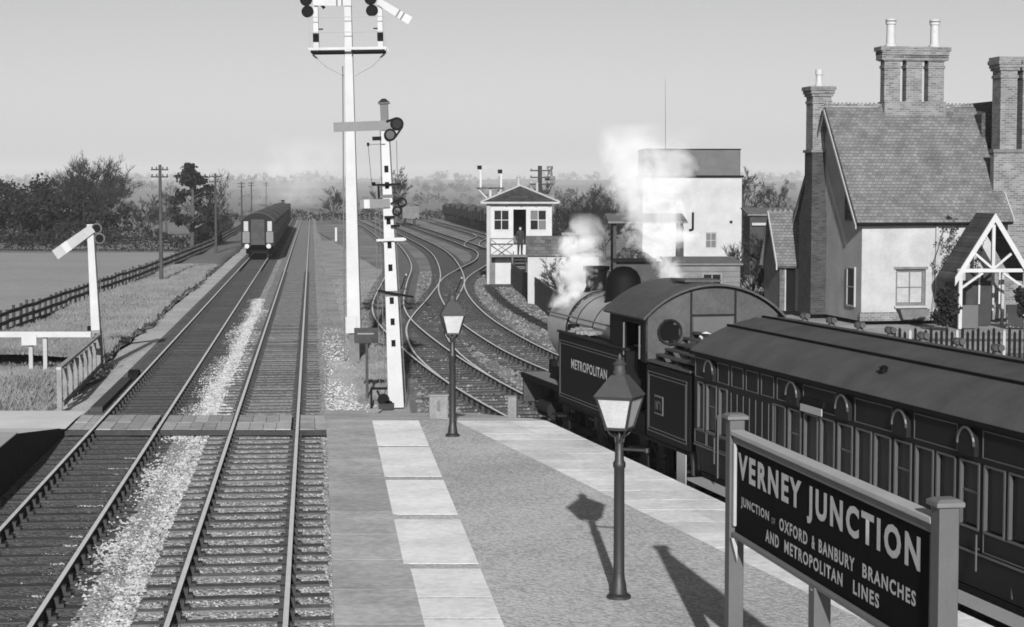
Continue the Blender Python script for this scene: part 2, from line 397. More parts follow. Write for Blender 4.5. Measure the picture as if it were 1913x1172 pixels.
# pale grass field beyond the left fence
def strip(name, left, right, ys, zf, m, nx=8, edge=0.0):
    v = []; f = []; nn = nx+1; lr = random.Random(5)
    for y in ys:
        a, b = left(y), right(y)
        for i in range(nn):
            t = i/nx; x = a+(b-a)*t; v.append((x, y, zf(x, y, t)))
    for j in range(len(ys)-1):
        for i in range(nx): f.append((j*nn+i, j*nn+i+1, (j+1)*nn+i+1, (j+1)*nn+i))
    me = bpy.data.meshes.new(name); me.from_pydata(v, [], f); me.materials.append(m)
    me.polygons.foreach_set("use_smooth", [True]*len(f))
    return struct(link(name, me))
FEN = [(-18.2, 50), (-20.43, 74.5), (-21.3, 87), (-22.4, 101), (-23.5, 117.7), (-26.3, 150), (-29.2, 182), (-36.8, 252), (-45, 320), (-55, 400)]
def xF(y):
    for (a, b), (c, d) in zip(FEN, FEN[1:]):
        if y <= d: return a+(c-a)*(y-b)/(d-b)
    return FEN[-1][0]
yl = [40+5*i for i in range(28)]
strip("field", lambda y: -140, lambda y: xF(y)-.3, yl, lambda x, y, t: -.28+.05*wav(x*4, y*4), M["field"], 14)
# rough grass verge between the fence and the main line
lr = random.Random(11); jit = {}
def vr(y):
    k = round(y); jit.setdefault(k, lr.uniform(-.12, .12)); return xL(y) - 2.5 + jit[k] - .12*math.sin(y*.21)
def vz(x, y, t): return -.30 + .22*(1 if t < .995 else 0) + .10*wav(x*14, y*11)*smooth(1, .8, t) + .10*smooth(0, .5, t)
strip("verge", lambda y: xF(y)+.1, vr, [62+1*i for i in range(60)] + [122+4*i for i in range(70)], vz, M["verge"], 14)
# the rough hump of grass behind the white rail
def hump(x, y, t): return -.30 + .55*math.exp(-((x+14.3)**2/5.5 + (y-53)**2/18)) + .05*wav(x*20, y*17)
strip("grass_bank", lambda y: -24, lambda y: -12.1 - .6*smooth(48, 44, y) - .05*(y-50) , [46.2+.5*i for i in range(33)], hump, M["verge"], 26)
# ash and earth of the junction yard, and the strip between main line and yard
def yl_(y): return max(xR(y)+2.2, -9.5-.055*max(0, y-110)) if y < 250 else xR(y)+3.2
strip("yard", lambda y: -2.6-.075*(y-48) if y < 130 else -8.75-.14*(y-130), lambda y: 40, [46+3*i for i in range(130)], lambda x, y, t: -.245, M["ash"], 10)
strip("between_ground", lambda y: xR(y)+1.5, lambda y: (-2.5-.075*(y-48) if y < 130 else -8.65-.14*(y-130)), [46+2*i for i in range(85)], lambda x, y, t: -.262+.03*wav(x*20, y*15), M["earth"], 8)

strip("trodden_path", lambda y: xR(y)+1.7+.1*math.sin(y*1.3), lambda y: -3.35-.09*(y-48)-.8*smooth(54, 66, y)+.15*math.sin(y*.9), [45.9+1*i for i in range(21)], lambda x, y, t: -.225+.02*wav(x*20, y*15)-.05*smooth(63, 66, y)+.16*smooth(49, 46, y), M["trodden"], 8)
# ballast beds of the two main lines
def bed(name, xc, y0, y1, m, half=2.1, z=-.215):
    ysb = [y0 + (y1-y0)*(i/60.)**2 for i in range(61)]
    pr = [(-half-.55, -.40), (-half, -.26), (-1.5, z), (1.5, z), (half, -.25), (half+.55, -.40)]
    v = []; f = []
    for y in ysb:
        for a, b in pr: v.append((xc(y)+a, y, b))
    n = len(pr)
    for j in range(60):
        for i in range(n-1): f.append((j*n+i, j*n+i+1, (j+1)*n+i+1, (j+1)*n+i))
    me = bpy.data.meshes.new(name); me.from_pydata(v, [], f); me.materials.append(m); return struct(link(name, me))
bed("ballast_bed", xR, 8, 700, M["ballast"], z=-.215, half=1.9)
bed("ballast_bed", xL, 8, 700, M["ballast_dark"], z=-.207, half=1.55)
strip("ballast_strip", lambda y: xL(y)+1.15, lambda y: xR(y)-1.55, [8+1.5*i for i in range(24)], lambda x, y, t: -.205+.03*math.sin(math.pi*t), M["ballast_mid"], 4)
strip("cess_path", lambda y: xL(y)-2.5+.1*math.sin(y), lambda y: xL(y)-1.35, [43+3*i for i in range(80)], lambda x, y, t: -.235, M["gravel"], 3)

track("up main line nearest the platform", pathR, 0.0, 80, M["sleeper"])
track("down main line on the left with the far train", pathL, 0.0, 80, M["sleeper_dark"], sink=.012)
track("curved bay line with the tank engine on it", pathA, -.000, 82, M["sleeper_dark"], far=330)
track("second yard line passing behind the tank engine", pathB, -.004, 82, M["sleeper_dark"], far=330)
track("crossover curving from the yard to the bay line", pathC, -.008, 82, M["sleeper_dark"], far=330)
track("siding behind the signal box", pathD, -.004, 0, M["sleeper_dark"], parts=False, far=330)
track("short connecting line near the signal box", pathF, -.012, 0, M["sleeper_dark"], parts=False, far=330)
track("wagon siding", pathG, 0, 0, M["sleeper_dark"], parts=False, far=330)

# loose stones on the near ballast
mb = MB(); lr = random.Random(3)
def stone_at(x, y, z, s):
    n = len(mb.v); j = lambda: lr.uniform(.6, 1.15)
    mb.v += [(x-s*j(), y+s*lr.uniform(-.3,.3), z), (x+s*lr.uniform(-.3,.3), y-s*j(), z), (x+s*j(), y, z), (x, y+s*j(), z), (x+s*lr.uniform(-.4,.4), y+s*lr.uniform(-.4,.4), z+s*j())]
    for a, b in ((0,1),(1,2),(2,3),(3,0)): mb.f.append((n+a, n+b, n+4)); mb.mi.append(0)
for _ in range(52000):
    y = 19 + 26*lr.random()**1.35; u = lr.uniform(-2.55, 1.75)
    au = abs(u)
    if -1.05 < u < 1.05 and lr.random() < .15: continue
    if u < -1.95 + .22*math.sin(y*.8) + .12*math.sin(y*2.3) + lr.gauss(0, .24): continue
    ph = (y % .76)
    stone_at(xR(y)+u, y, -.235 + (.045 if u < -1.3 else 0), lr.uniform(.018, .042))
for _ in range(1500):                                   # rows of small pale stones between the sleepers of the left line
    k = lr.randrange(0, 24); y = 22.4+.76*k+lr.gauss(0, .035); u = .70-lr.random()*(.62 if k % 3 == 0 else .38)
    stone_at(xL(y)+u, y, -.21, lr.uniform(.012, .028))
tag(mb.build("ballast_stones", M["stone"]), kind="stuff")
mb = MB()                                               # white limestone chippings beyond the crossing
for _ in range(26000):
    y = 46.8 + 52*lr.random()**1.5; c = .5*(xL(y)+xR(y)) + .12*math.sin(y*.31); wd = .52*(1-.35*smooth(60, 95, y))*(.75+.35*math.sin(y*.45)+.2*math.sin(y*1.7))
    u = lr.gauss(0, max(.2, wd)*.75)
    if abs(u) < 1.0: stone_at(c+u, y, -.24, lr.uniform(.03, .065))
for _ in range(1500):
    y = lr.choice([lr.gauss(66, 5.5), lr.gauss(54, 3.5), lr.gauss(49, 1.6)]); u = lr.gauss(1.9, .34)
    if u > 1.45: stone_at(xR(y)+u, y, -.225, lr.uniform(.025, .05))
yl2 = mb; mb = MB()
for _ in range(26000):
    y = 47+85*lr.random()**1.5; x = lr.uniform(-2.4-.07*(y-48), 9 if y < 75 else 4); stone_at(x, y, -.25, lr.uniform(.02, .085))
tag(mb.build("yard_stones", M["ash_stone"]), kind="stuff"); mb = yl2
tag(mb.build("limestone_chippings", M["chippings"]), kind="stuff")

# ------------------------------------------------------------------ platforms
ZP = .70
def pl_left(y): return -1.94 - .104*(y-20.5)          # edge beside the main line
def pl_right(y):                                       # edge beside the bay line
    return 5.15 - .24832*(y-21.27) if y < 41 else .25 - .225*(y-41) - .0*(y-41)
RAMP0, RAMP1 = 39.3, 46.2
def pz(y): return ZP if y < RAMP0 else ZP - (ZP-.02)*min(1, (y-RAMP0)/(RAMP1-RAMP0))
def platform(name, left, right, ys, zf, top, side, skin=0.0):
    mb = MB(); n = len(ys)
    for y in ys:
        a, b, z = left(y), right(y), zf(y)
        mb.v += [(a, y, -.5), (a, y, z), (b, y, z), (b, y, -.5)]
    for j in range(n-1):
        k = 4*j
        mb.f += [(k, k+4, k+5, k+1), (k+1, k+5, k+6, k+2), (k+2, k+6, k+7, k+3)]; mb.mi += [1, 0, 1]
    k = 4*(n-1); mb.f += [(k, k+1, k+2, k+3), (0, 3, 2, 1)]; mb.mi += [1, 1]
    return struct(mb.build(name, [top, side]))
platform("platform", pl_left, pl_right, [8, 16, 24, 32, RAMP0, 41, 43, 44.5, RAMP1], lambda y: pz(y)-.0035, M["gravel"], M["soot_shade_wall"])
plat = [o for o in col.objects if o.name == "platform"][0]
def slab(name, corners, z, m, th=.05, inset=.006):
    """a paving piece; corners in order, its edges slightly drawn in so that joints show"""
    c = sum((Vector(p) for p in corners), Vector((0,0)))/4
    sh = []
    for p in corners:
        d = Vector(p)-c; sh.append(Vector(p) - d.normalized()*inset*1.4)
    mb = MB(); zz = [z(p.y) if callable(z) else z for p in sh]
    mb.hexa([(p.x, p.y, q-th) for p, q in zip(sh, zz)], [(p.x, p.y, q) for p, q in zip(sh, zz)])
    return mb.build(name, m, plat)
lr = random.Random(21)
y = 17.0                                        # edge slabs along the main line
while y < RAMP0-.1:
    h = min(1.83, RAMP0-y)
    slab("edge_slab", [(pl_left(y)-.03, y), (pl_left(y)+.98, y), (pl_left(y+h)+.98, y+h), (pl_left(y+h)-.03, y+h)], ZP-.0015+lr.uniform(-.001, .001), M["edge_slab"], inset=.004)
    y += h
y = RAMP0
while y < 45.4:
    h = 1.5
    slab("edge_slab", [(pl_left(y)-.03, y), (pl_left(y)+.98, y), (pl_left(y+h)+.98, y+h), (pl_left(y+h)-.03, y+h)], lambda q: pz(q)-.001, M["edge_slab"], inset=.004)
    y += h
y = 17.0                                        # the row of big pale slabs
sl = lambda yy: -1.05 - .1013*(yy-20.5)
for y0, y1 in ((14.6, 17.9), (18.0, 19.9), (19.95, 20.9), (20.95, 22.0), (22.05, 23.75), (24.05, 27.35), (27.75, 31.1), (31.45, 35.1), (35.3, 39.2)):
    slab("pale_slab", [(sl(y0), y0), (sl(y0)+.98, y0), (sl(y1)+.98, y1), (sl(y1), y1)], ZP-.001+lr.uniform(-.001, .001), M["pale_slab"], inset=.01)
fl = lambda yy: -.49 - .2815*(yy-36.67)         # flagstones beside the bay line, two rows
y = 15.0
while y < 40.4:
    h = lr.uniform(.8, 1.15); y1 = min(y+h, 40.6)
    a0, a1, b0, b1 = fl(y), fl(y1), pl_right(y)+.02, pl_right(y1)+.02
    if y > 36.7: a0 = max(a0, -1.95+.0*(y)); a1 = max(a1, -1.95)
    w0, w1 = b0-a0, b1-a1; off = lr.uniform(.4, .6)
    slab("flagstone", [(a0, y), (a0+w0*off, y), (a1+w1*off, y1), (a1, y1)], (lambda q: pz(q)-.001) if y1 > RAMP0 else ZP-.001+lr.uniform(-.001, .001), M["flag"], inset=.004)
    slab("flagstone", [(a0+w0*off, y), (b0, y), (b1, y1), (a1+w1*off, y1)], (lambda q: pz(q)-.001) if y1 > RAMP0 else ZP-.001+lr.uniform(-.001, .001), M["flag"], inset=.004)
    y = y1
# the opposite platform: a pale ramp, its dark face towards the line
def pz2(y): return .72 if y < 36.9 else .72 - .70*min(1, (y-36.9)/6.3)
platform("opposite_platform", lambda y: -30, lambda y: xL(y)-1.49, [8, 20, 30, 36.9, 40, 43.2], lambda y: pz2(y), M["path"], M["soot_shade_wall"])
strip("path", lambda y: -30, lambda y: xL(y)-1.36, [43.1, 44, 45, 46, 47.2], lambda x, y, t: .018-.06*smooth(45, 47, y), M["path"], 3)
mb = MB()
for y0, y1 in ((30, 32), (32.02, 34.4), (34.42, 36.9)):
    x0, x1 = xL(y0)-1.49, xL(y1)-1.49; mb.hexa([(x0-.35, y0, .725), (x0+.01, y0, .725), (x1+.01, y1, .725), (x1-.35, y1, .725)], [(x0-.35, y0, .745), (x0+.01, y0, .745), (x1+.01, y1, .745), (x1-.35, y1, .745)])
opp = [o for o in col.objects if o.name == "opposite_platform"][0]
mb.build("coping", M["white"], opp)

# ------------------------------------------------------------------ boarded foot crossing
cr = struct(bpy.data.objects.new("foot_crossing", None)); col.objects.link(cr)
lr = random.Random(4)
def boards(x0, x1, y0, rows, z, m=None):
    for k in range(rows):
        xx = x0
        while xx < x1-.02:
            xn = min(x1, xx + lr.uniform(.30, .36))
            mb = MB(); dx = -.1067*(k*1.42); ya = y0 + k*1.42; yb = ya+1.40; zz = z+lr.uniform(-.008, .006)
            mb.hexa([(xx+dx, ya, zz-.1), (xn-.012+dx, ya, zz-.1), (xn-.012+dx-.15, yb, zz-.1), (xx+dx-.15, yb, zz-.1)], [(xx+dx, ya, zz), (xn-.012+dx, ya, zz), (xn-.012+dx-.15, yb, zz), (xx+dx-.15, yb, zz)])
            mb.build("plank", m or M["crossing"], cr); xx = xn
for xc in (xR, xL):
    c = xc(43.4)
    boards(c-.68, c+.62, 43.4, 2, -.03)
MB().bar((xL(43.3)-1.4, 43.34, -.10), (pl_left(43.3)+.2, 43.34, -.10), .10, .12).build("edge_dark_strip", M["dark_timber"], cr)  # dark strip added to hide the sunlit plank fronts
boards(xR(43.4)+.82, pl_left(44)+.25, 43.4, 2, -.035)
boards(xL(43.4)+.82, xR(43.4)-.82, 43.4, 2, -.035)
boards(xL(43.4)-1.38, xL(43.4)-.82, 43.4, 2, -.035)

# ------------------------------------------------------------------ station nameboard
SP, SQ = Vector((2.17, 18.1, 0)), Vector((3.05, 13.1, 0))
sd_ = (SQ-SP); SL = sd_.length; sang = math.atan2(sd_.y, sd_.x)
sign = thing("station_nameboard", "large black station nameboard with white letters on three grey posts, on the platform", "sign", (SP.x, SP.y, ZP), sang)
def post(x, h, name="post"):
    mb = MB().box(x-.075, x+.075, -.075, .075, -.15, h); o = mb.build(name, M["grey_paint"], sign, bevel=.008)
    if h > 2: MB().box(x-.105, x+.105, -.105, .105, h, h+.035).hexa([(x-.105,-.105,h+.036),(x+.105,-.105,h+.036),(x+.105,.105,h+.036),(x-.105,.105,h+.036)], [(x-.07,-.07,h+.055),(x+.07,-.07,h+.055),(x+.07,.07,h+.055),(x-.07,.07,h+.055)]).build("cap", M["mid_paint"], o, bevel=.006)
post(0, 2.62); post(SL+.02, 2.62); post(SL*.49, 1.50)
BB, BT = 1.53, 2.47
MB().box(.085, SL-.065, -.02, .03, BB, BT).build("board", M["sign_black"], sign)
fr_ = MB().box(.086, SL-.066, -.075, .06, BT, BT+.055); fr_.build("top_moulding", M["white"], sign, bevel=.012)  # bright light on its top is put in as white
MB().box(.086, SL-.066, -.05, -.021, BT-.07, BT-.001).build("moulding", M["mid_paint"], sign, bevel=.01)
MB().box(.086, .15, -.055, -.0215, BB+.06, BT-.071).build("end_moulding", M["off_white"], sign, bevel=.01)
MB().box(SL-.13, SL-.067, -.055, -.0215, BB+.06, BT-.071).build("end_moulding", M["grey_paint"], sign, bevel=.01)
MB().box(.086, SL-.066, -.06, .05, BB-.05, BB+.0).build("bottom_moulding", M["mid_paint"], sign, bevel=.012)
for x in (.14, SL*.49, SL-.12):
    MB().prism([(-.08, BB-.05), (-.02, BB-.05), (-.02, BB-.28)], 'x', x-.03, x+.03).build("bracket", M["off_white"] if x < SL*.8 else M["grey_paint"], sign)
def text(name, body, x0, x1, z0, h, y, m, parent, off=.012, sp_=1.1):
    cu = bpy.data.curves.new("t", 'FONT'); cu.body = body; cu.size = 1; cu.extrude = 0; cu.offset = off; cu.resolution_u = 3; cu.space_character = sp_
    o = bpy.data.objects.new("t", cu); col.objects.link(o); dg = bpy.context.evaluated_depsgraph_get()
    me = bpy.data.meshes.new_from_object(o.evaluated_get(dg)); bpy.data.objects.remove(o)
    xs_ = [v.co.x for v in me.vertices]; ys_ = [v.co.y for v in me.vertices]
    sx = (x1-x0)/(max(xs_)-min(xs_)); sz = h/(max(ys_)-min(ys_)); mx, my = min(xs_), min(ys_)
    for v in me.vertices: a, b = v.co.x, v.co.y; v.co = ((a-mx)*sx+x0, y, (b-my)*sz+z0)
    me.name = name; me.materials.clear(); me.materials.append(m); me.update()
    return link(name, me, parent)
text("lettering", "VERNEY JUNCTION", .038*SL, .93*SL, BB+.465, .33, -.026, M["letter"], sign, off=.04, sp_=1.28)
for body, u0, u1, zc, h in (("JUNCTION", .058, .229, .265, .115), ("OF", .244, .265, .285, .06), ("OXFORD", .289, .44, .265, .115), ("&", .462, .478, .265, .115), ("BANBURY", .497, .665, .265, .115), ("BRANCHES", .70, .915, .265, .115)):
    text("lettering", body, u0*SL, u1*SL, BB+zc, h, -.026, M["letter_dim"] if body == "OF" else M["letter"], sign, off=.03, sp_=1.22)
for body, u0, u1 in (("AND", .21, .287), ("METROPOLITAN", .318, .612), ("LINES", .66, .772)):
    text("lettering", body, u0*SL, u1*SL, BB+.09, .115, -.026, M["letter"], sign, off=.03, sp_=1.22)

# ------------------------------------------------------------------ platform lamps
def lamp(label, loc, rz):
    t = thing("platform_lamp", label, "lamp", loc, rz, "lamps on the island platform")
    MB().lathe([(.145,0),(.145,.03),(.10,.06),(.085,.18),(.07,.24),(.066,.30),(.062,1.55),(.075,1.57),(.075,1.62),(.055,1.65),(.05,1.86)], 20).build("column", M["lamp_paint"], t, True)
    MB().cyl((-.0,0,1.78), (.34,0,1.78), .018).lathe([(.03,0),(.03,.05)], 8, (.34,0,1.755)).build("ladder_bar", M["lamp_paint"], t, True)
    f = MB()
    for a in range(4):
        c, s_ = math.cos(a*math.pi/2+math.pi/4), math.sin(a*math.pi/2+math.pi/4)
        f.tube([(.05*c,.05*s_,1.86), (.06*c,.06*s_,1.93), (.12*c,.12*s_,1.96), (.165*c,.165*s_,2.03)], .013)
    f.lathe([(.035,1.84),(.05,1.9),(.02,1.94),(.02,2.02)], 10)
    f.build("cradle", M["lamp_paint"], t, True)
    b, tp = .125, .215; z0, z1 = 2.03, 2.40
    lf = MB()
    for sx, sy in ((1,1),(1,-1),(-1,-1),(-1,1)): lf.bar((b*sx,b*sy,z0), (tp*sx,tp*sy,z1), .026)
    for r_, z in ((b, z0), (tp, z1)):
        lf.box(-r_-.015, r_+.015, -r_-.015, -r_+.015, z-.015, z+.015).box(-r_-.015, r_+.015, r_-.015, r_+.015, z-.015, z+.015)
        lf.box(-r_-.015, -r_+.015, -r_+.0151, r_-.0151, z-.015, z+.015).box(r_-.015, r_+.015, -r_+.0151, r_-.0151, z-.015, z+.015)
    lan = lf.build("lantern_frame", M["lamp_paint"], t)
    q = .012
    for k in range(4):
        g = MB(); A = [(-b+q, -b, z0+.016), (b-q, -b, z0+.016), (tp-q, -tp, z1-.016), (-tp+q, -tp, z1-.016)]
        rot = Matrix.Rotation(k*math.pi/2, 3, 'Z'); P0 = [rot @ Vector(p) for p in A]; nn = rot @ Vector((0, .006, 0))
        g.hexa(P0, [p+nn for p in P0]); g.build("pane", M["frosted"], lan)
    h = .245
    MB().hexa([(-h,-h,2.417),(h,-h,2.417),(h,h,2.417),(-h,h,2.417)], [(-.085,-.085,2.66),(.085,-.085,2.66),(.085,.085,2.66),(-.085,.085,2.66)]).build("roof", M["lamp_roof"], t)
    MB().lathe([(.075,2.655),(.08,2.70),(.066,2.72),(.066,2.78),(.085,2.79),(.05,2.82),(.022,2.85),(.022,2.89),(.001,2.92)], 14).build("vent", M["lamp_roof"], t, True)
    return t
lamp("near cast iron gas lamp in front of the tank engine bunker", (1.27, 22.01, ZP), R(-22))
lamp("far cast iron gas lamp beside the small wooden box at platform end", (-1.17, 36.67, ZP), R(8))
ep = thing("stub_post", "short grey wooden post at the platform end beside the engine buffer", "post", (.02, 41.7, pz(41.7)), R(-14)); MB().box(-.10, .10, -.09, .09, -.2, .46).build("post", M["timber"], ep, bevel=.01); MB().box(-.11, .11, -.10, .10, .461, .49).build("cap", M["old_timber"], ep)
bx_ = thing("wooden_box", "small grey wooden box standing behind the far platform lamp", "box", (-1.60, 40.5, pz(40.5)), R(4))
MB().box(-.20, .20, -.16, .16, .0, .50).build("body", M["timber"], bx_, bevel=.01); MB().box(-.22, .22, -.18, .18, .501, .535).build("lid", M["timber"], bx_, bevel=.006)
MB().box(-.03, .03, -.18, -.161, .18, .40).build("batten", M["old_timber"], bx_)

# ------------------------------------------------------------------ semaphore signals
def spectacle(mb, x, z, r, y, gap=.0):
    mb.torus_arc((x, y, z), r, .028, 'y', 16)
# tall bracket signal, white post
wt = thing("bracket_signal", "very tall white bracket signal post with a cross platform at its top", "signal", (-5.29, 62.86, -.25), rot=(0, -.0145, 0))
MB().hexa([(-.23,-.23,1.0),(.23,-.23,1.0),(.23,.23,1.0),(-.23,.23,1.0)], [(-.115,-.115,12.4),(.115,-.115,12.4),(.115,.115,12.4),(-.115,.115,12.4)]).build("post", M["white"], wt, bevel=.02)
MB().box(-.17, .17, -.17, .17, 0, 1.0).build("post_base", M["old_timber"], wt)
MB().box(-.26, .10, -.30, -.235, 1.0, 1.55).build("sleeve", M["white"], wt)
MB().cyl((-.34, -.1, 0), (-.20, -.1, 9.9), .02).build("signal_rod", M["old_timber"], wt)
MB().box(-1.22, -.12, -.45, .45, 10.33, 10.41).box(.12, 1.22, -.45, .45, 10.33, 10.41).build("bracket_platform", M["black"], wt)
MB().box(-1.3, 1.3, -.48, -.44, 10.42, 10.50).box(-1.3, 1.3, .44, .48, 10.42, 10.50).build("platform_edge", M["white"], wt)
for q in (-1, 1): MB().tube([(1.2*q,0,10.3),(.75*q,0,9.9),(.18*q,0,9.6)], .035).build("brace", M["off_white"], wt)
MB().cyl((-1.25,-.44,10.5),(-1.25,-.44,11.5),.015).cyl((1.25,-.44,10.5),(1.25,-.44,11.5),.015).cyl((-1.25,-.44,11.5),(1.25,-.44,11.5),.012).cyl((-1.25,-.44,11.0),(1.25,-.44,11.0),.012).build("handrail", M["off_white"], wt)
for x, ang in ((-1.07, 0), (1.07, -32)):
    d = MB().hexa([(x-.09,-.09,10.42),(x+.09,-.09,10.42),(x+.09,.09,10.42),(x-.09,.09,10.42)], [(x-.06,-.06,13.4),(x+.06,-.06,13.4),(x+.06,.06,13.4),(x-.06,.06,13.4)]).build("doll", M["white"], wt)
    MB().box(x-.10, x+.10, -.13, -.095, 10.72, 11.0).build("counterweight_box", M["black"], d)
    MB().box(x+.16*(-1 if x > 0 else 1)-.07, x+.16*(-1 if x > 0 else 1)+.07, -.05, .03, 11.12, 11.16).build("crank", M["black"], d)
    sp = MB().torus_arc((x-.30, -.12, 12.10), .17, .035).torus_arc((x-.26, -.12, 11.72), .17, .035)
    sp.cyl((x-.30,-.10,12.10),(x-.30,-.13,12.10),.16).cyl((x-.26,-.10,11.72),(x-.26,-.13,11.72),.16)
    sp.build("spectacle", M["black"], wt, True)
    a = R(ang); c, s_ = math.cos(a), math.sin(a); L_ = 1.25
    P = lambda u, v: (x-.05+u*c-v*s_, 12.02+u*s_+v*c)
    MB().prism([P(0,-.11), P(L_,-.14), P(L_,.14), P(0,.11)], 'y', -.17, -.15).build("arm", M["white"], wt)
    MB().prism([P(.75,-.135), P(.80,-.135), P(.80,.135), P(.75,.135)], 'y', -.178, -.1705).prism([P(.92,-.135), P(.97,-.135), P(.97,.135), P(.92,.135)], 'y', -.178, -.1705).build("stripe", M["grey_paint"], wt)
    MB().cyl((x+.20,-.1,11.95),(x+.30,-.1,11.82),.05).build("lamp", M["black"], d)

# slotted white post with two arms at the end of the platform
lt = thing("semaphore_signal", "slotted white semaphore post with two level arms, standing beside the yard tracks", "signal", (-3.07, 49.57, -.22), rot=(0, -.0375, 0))
HT = 7.75
def hw(z): return .205 - .115*z/HT
st = MB(); slots = [1.55, 2.12, 2.68, 3.55, 4.15, 4.78, 5.25, 5.72, 6.15]
zz = [0.0, 1.2]
for k, s_ in enumerate(slots): zz += [s_+.07, s_+.25] if k % 9 else [s_+.07, s_+.25]
zz += [7.4]
for a, b in zip(zz, zz[1:]):
    ha, hb = hw(a), hw(b); slot = any(abs(a-(s_+.07)) < 1e-6 for s_ in slots)
    def blk(x0a, x1a, x0b, x1b): st.hexa([(x0a,-ha,a),(x1a,-ha,a),(x1a,ha,a),(x0a,ha,a)], [(x0b,-hb,b),(x1b,-hb,b),(x1b,hb,b),(x0b,hb,b)])
    if slot: blk(-ha,-.055,-hb,-.055); blk(.055,ha,.055,hb)
    else: blk(-ha, ha, -hb, hb)
st.build("post", M["white"], lt)
MB().box(-.054, .054, -.07, -.04, 1.3, 6.6).build("slot_dark_plate", M["black"], lt); MB().box(-.10, .10, -.10, .10, 7.4, 8.02).build("post_top", M["grey_paint"], lt); MB().box(-.15, .15, -.15, .15, 8.02, 8.06).hexa([(-.15,-.15,8.061),(.15,-.15,8.061),(.15,.15,8.061),(-.15,.15,8.061)], [(-.05,-.05,8.16),(.05,-.05,8.16),(.05,.05,8.16),(-.05,.05,8.16)]).build("finial", M["lamp_paint"], lt)  # black plate added inside the post to darken the slots
MB().box(-hw(3)-.02, hw(3)+.02, -hw(3)-.02, hw(3)+.02, 2.96, 3.10).build("band", M["grey_paint"], lt)
MB().box(-hw(5)-.02, hw(5)+.02, -hw(5)-.02, hw(5)+.02, 5.56, 5.64).build("band", M["grey_paint"], lt)
MB().obox((.12, -.24, 3.02), .95, .05, .06, 0, 0, .22).build("crank_arm", M["black"], lt)
MB().box(-.33, .45, -.24, -.20, 4.42, 4.48).box(.13, .40, -.26, -.20, 4.41, 4.50).build("lamp_bracket", M["white"], lt)
# upper arm
MB().box(-1.34, .18, -.14, -.12, 7.33, 7.58).build("upper_arm", M["mid_paint"], lt)
s_ = MB().torus_arc((.33,-.15,7.48), .15, .03).torus_arc((.14,-.15,7.20), .14, .03); s_.bar((.05,-.15,7.55),(.33,-.15,7.64),.05).bar((.47,-.15,7.4),(.26,-.15,7.12),.05); s_.build("spectacle", M["black"], lt)
MB().cyl((.33,-.14,7.48),(.33,-.155,7.48),.14,n=16).build("lens", M["glass"], lt); MB().cyl((.14,-.14,7.20),(.14,-.155,7.20),.13,n=16).build("lens", M["lamp_roof"], lt)
MB().box(-.33, -.10, -.2, -.05, 7.07, 7.17).build("counterweight", M["black"], lt); MB().box(-.48, -.42, -.2, -.1, 6.93, 7.02).build("pulley", M["black"], lt)
# rods and brackets
MB().cyl((-.45,-.15,6.95),(-.40,-.15,5.95),.008).cyl((.30,-.15,7.05),(.28,-.15,5.9),.008).cyl((-.12,-.12,7.4),(-.14,-.12,5.9),.012).cyl((.12,-.12,7.4),(.14,-.12,5.9),.012).cyl((-.45,-.15,6.97),(.0,-.15,6.97),.008).build("signal_rod", M["grey_paint"], lt)
MB().box(-.36, .36, -.2, -.14, 5.88, 5.93).box(-.40, -.30, -.2, -.1, 5.88, 5.98).box(-.25, -.20, -.2, -.1, 5.55, 5.88).build("rod_bracket", M["black"], lt)
# lower arm
MB().box(-.73, .06, -.20, -.18, 5.30, 5.53).build("lower_arm", M["mid_paint"], lt); MB().box(-.62, -.47, -.209, -.201, 5.30, 5.53).build("stripe", M["white"], lt)
s_ = MB().torus_arc((.38,-.2,5.42), .11, .025).torus_arc((.24,-.2,5.20), .11, .025); s_.bar((.08,-.2,5.4),(.38,-.2,5.52),.04); s_.build("spectacle", M["black"], lt)
MB().box(-.10,.16,-.24,-.19,5.02,5.08).build("counterweight", M["black"], lt); MB().box(.06,.30,-.26,-.2,4.78,4.84).build("pulley", M["black"], lt)
MB().cyl((.26,-.1,0.1),(.17,-.1,5.0),.012).cyl((-.28,-.1,0.3),(-.22,-.1,5.9),.010).cyl((-.42,-.1,0.3),(-.34,-.1,5.2),.008).build("signal_wire", M["old_timber"], lt)

# crank frame and dark board at the foot of the white signals
cf = thing("signal_crank_frame", "dark crank frame and pulleys at the foot of the slotted signal post", "machinery", (-3.62, 49.3, -.25))
MB().bar((-.1,0,0),(-.1,0,.55),.05).bar((-.12,0,.55),(.32,0,.55),.06).bar((.3,0,.0),(.05,0,.5),.05).build("frame", M["black"], cf)
MB().cyl((.22,-.05,.25),(.22,.05,.25),.16,n=14).cyl((.36,-.05,.12),(.36,.05,.12),.11,n=14).build("pulley", M["black"], cf)
MB().box(.1,.5,-.2,.2,0,.16).build("base", M["dark_timber"], cf)
nb = thing("notice_board", "small dark notice board on a thin post between the two white signal posts", "sign", (-3.98, 51.2, -.25))
MB().bar((.0,0,0),(.0,0,1.62),.075).build("post", M["dark_timber"], nb); MB().box(-.34, .32, -.06, -.04, 1.60, 2.02).build("board", M["dark_timber"], nb); MB().box(-.25,.2,-.068,-.0605,1.84,1.88).build("nameplate", M["timber"], nb)

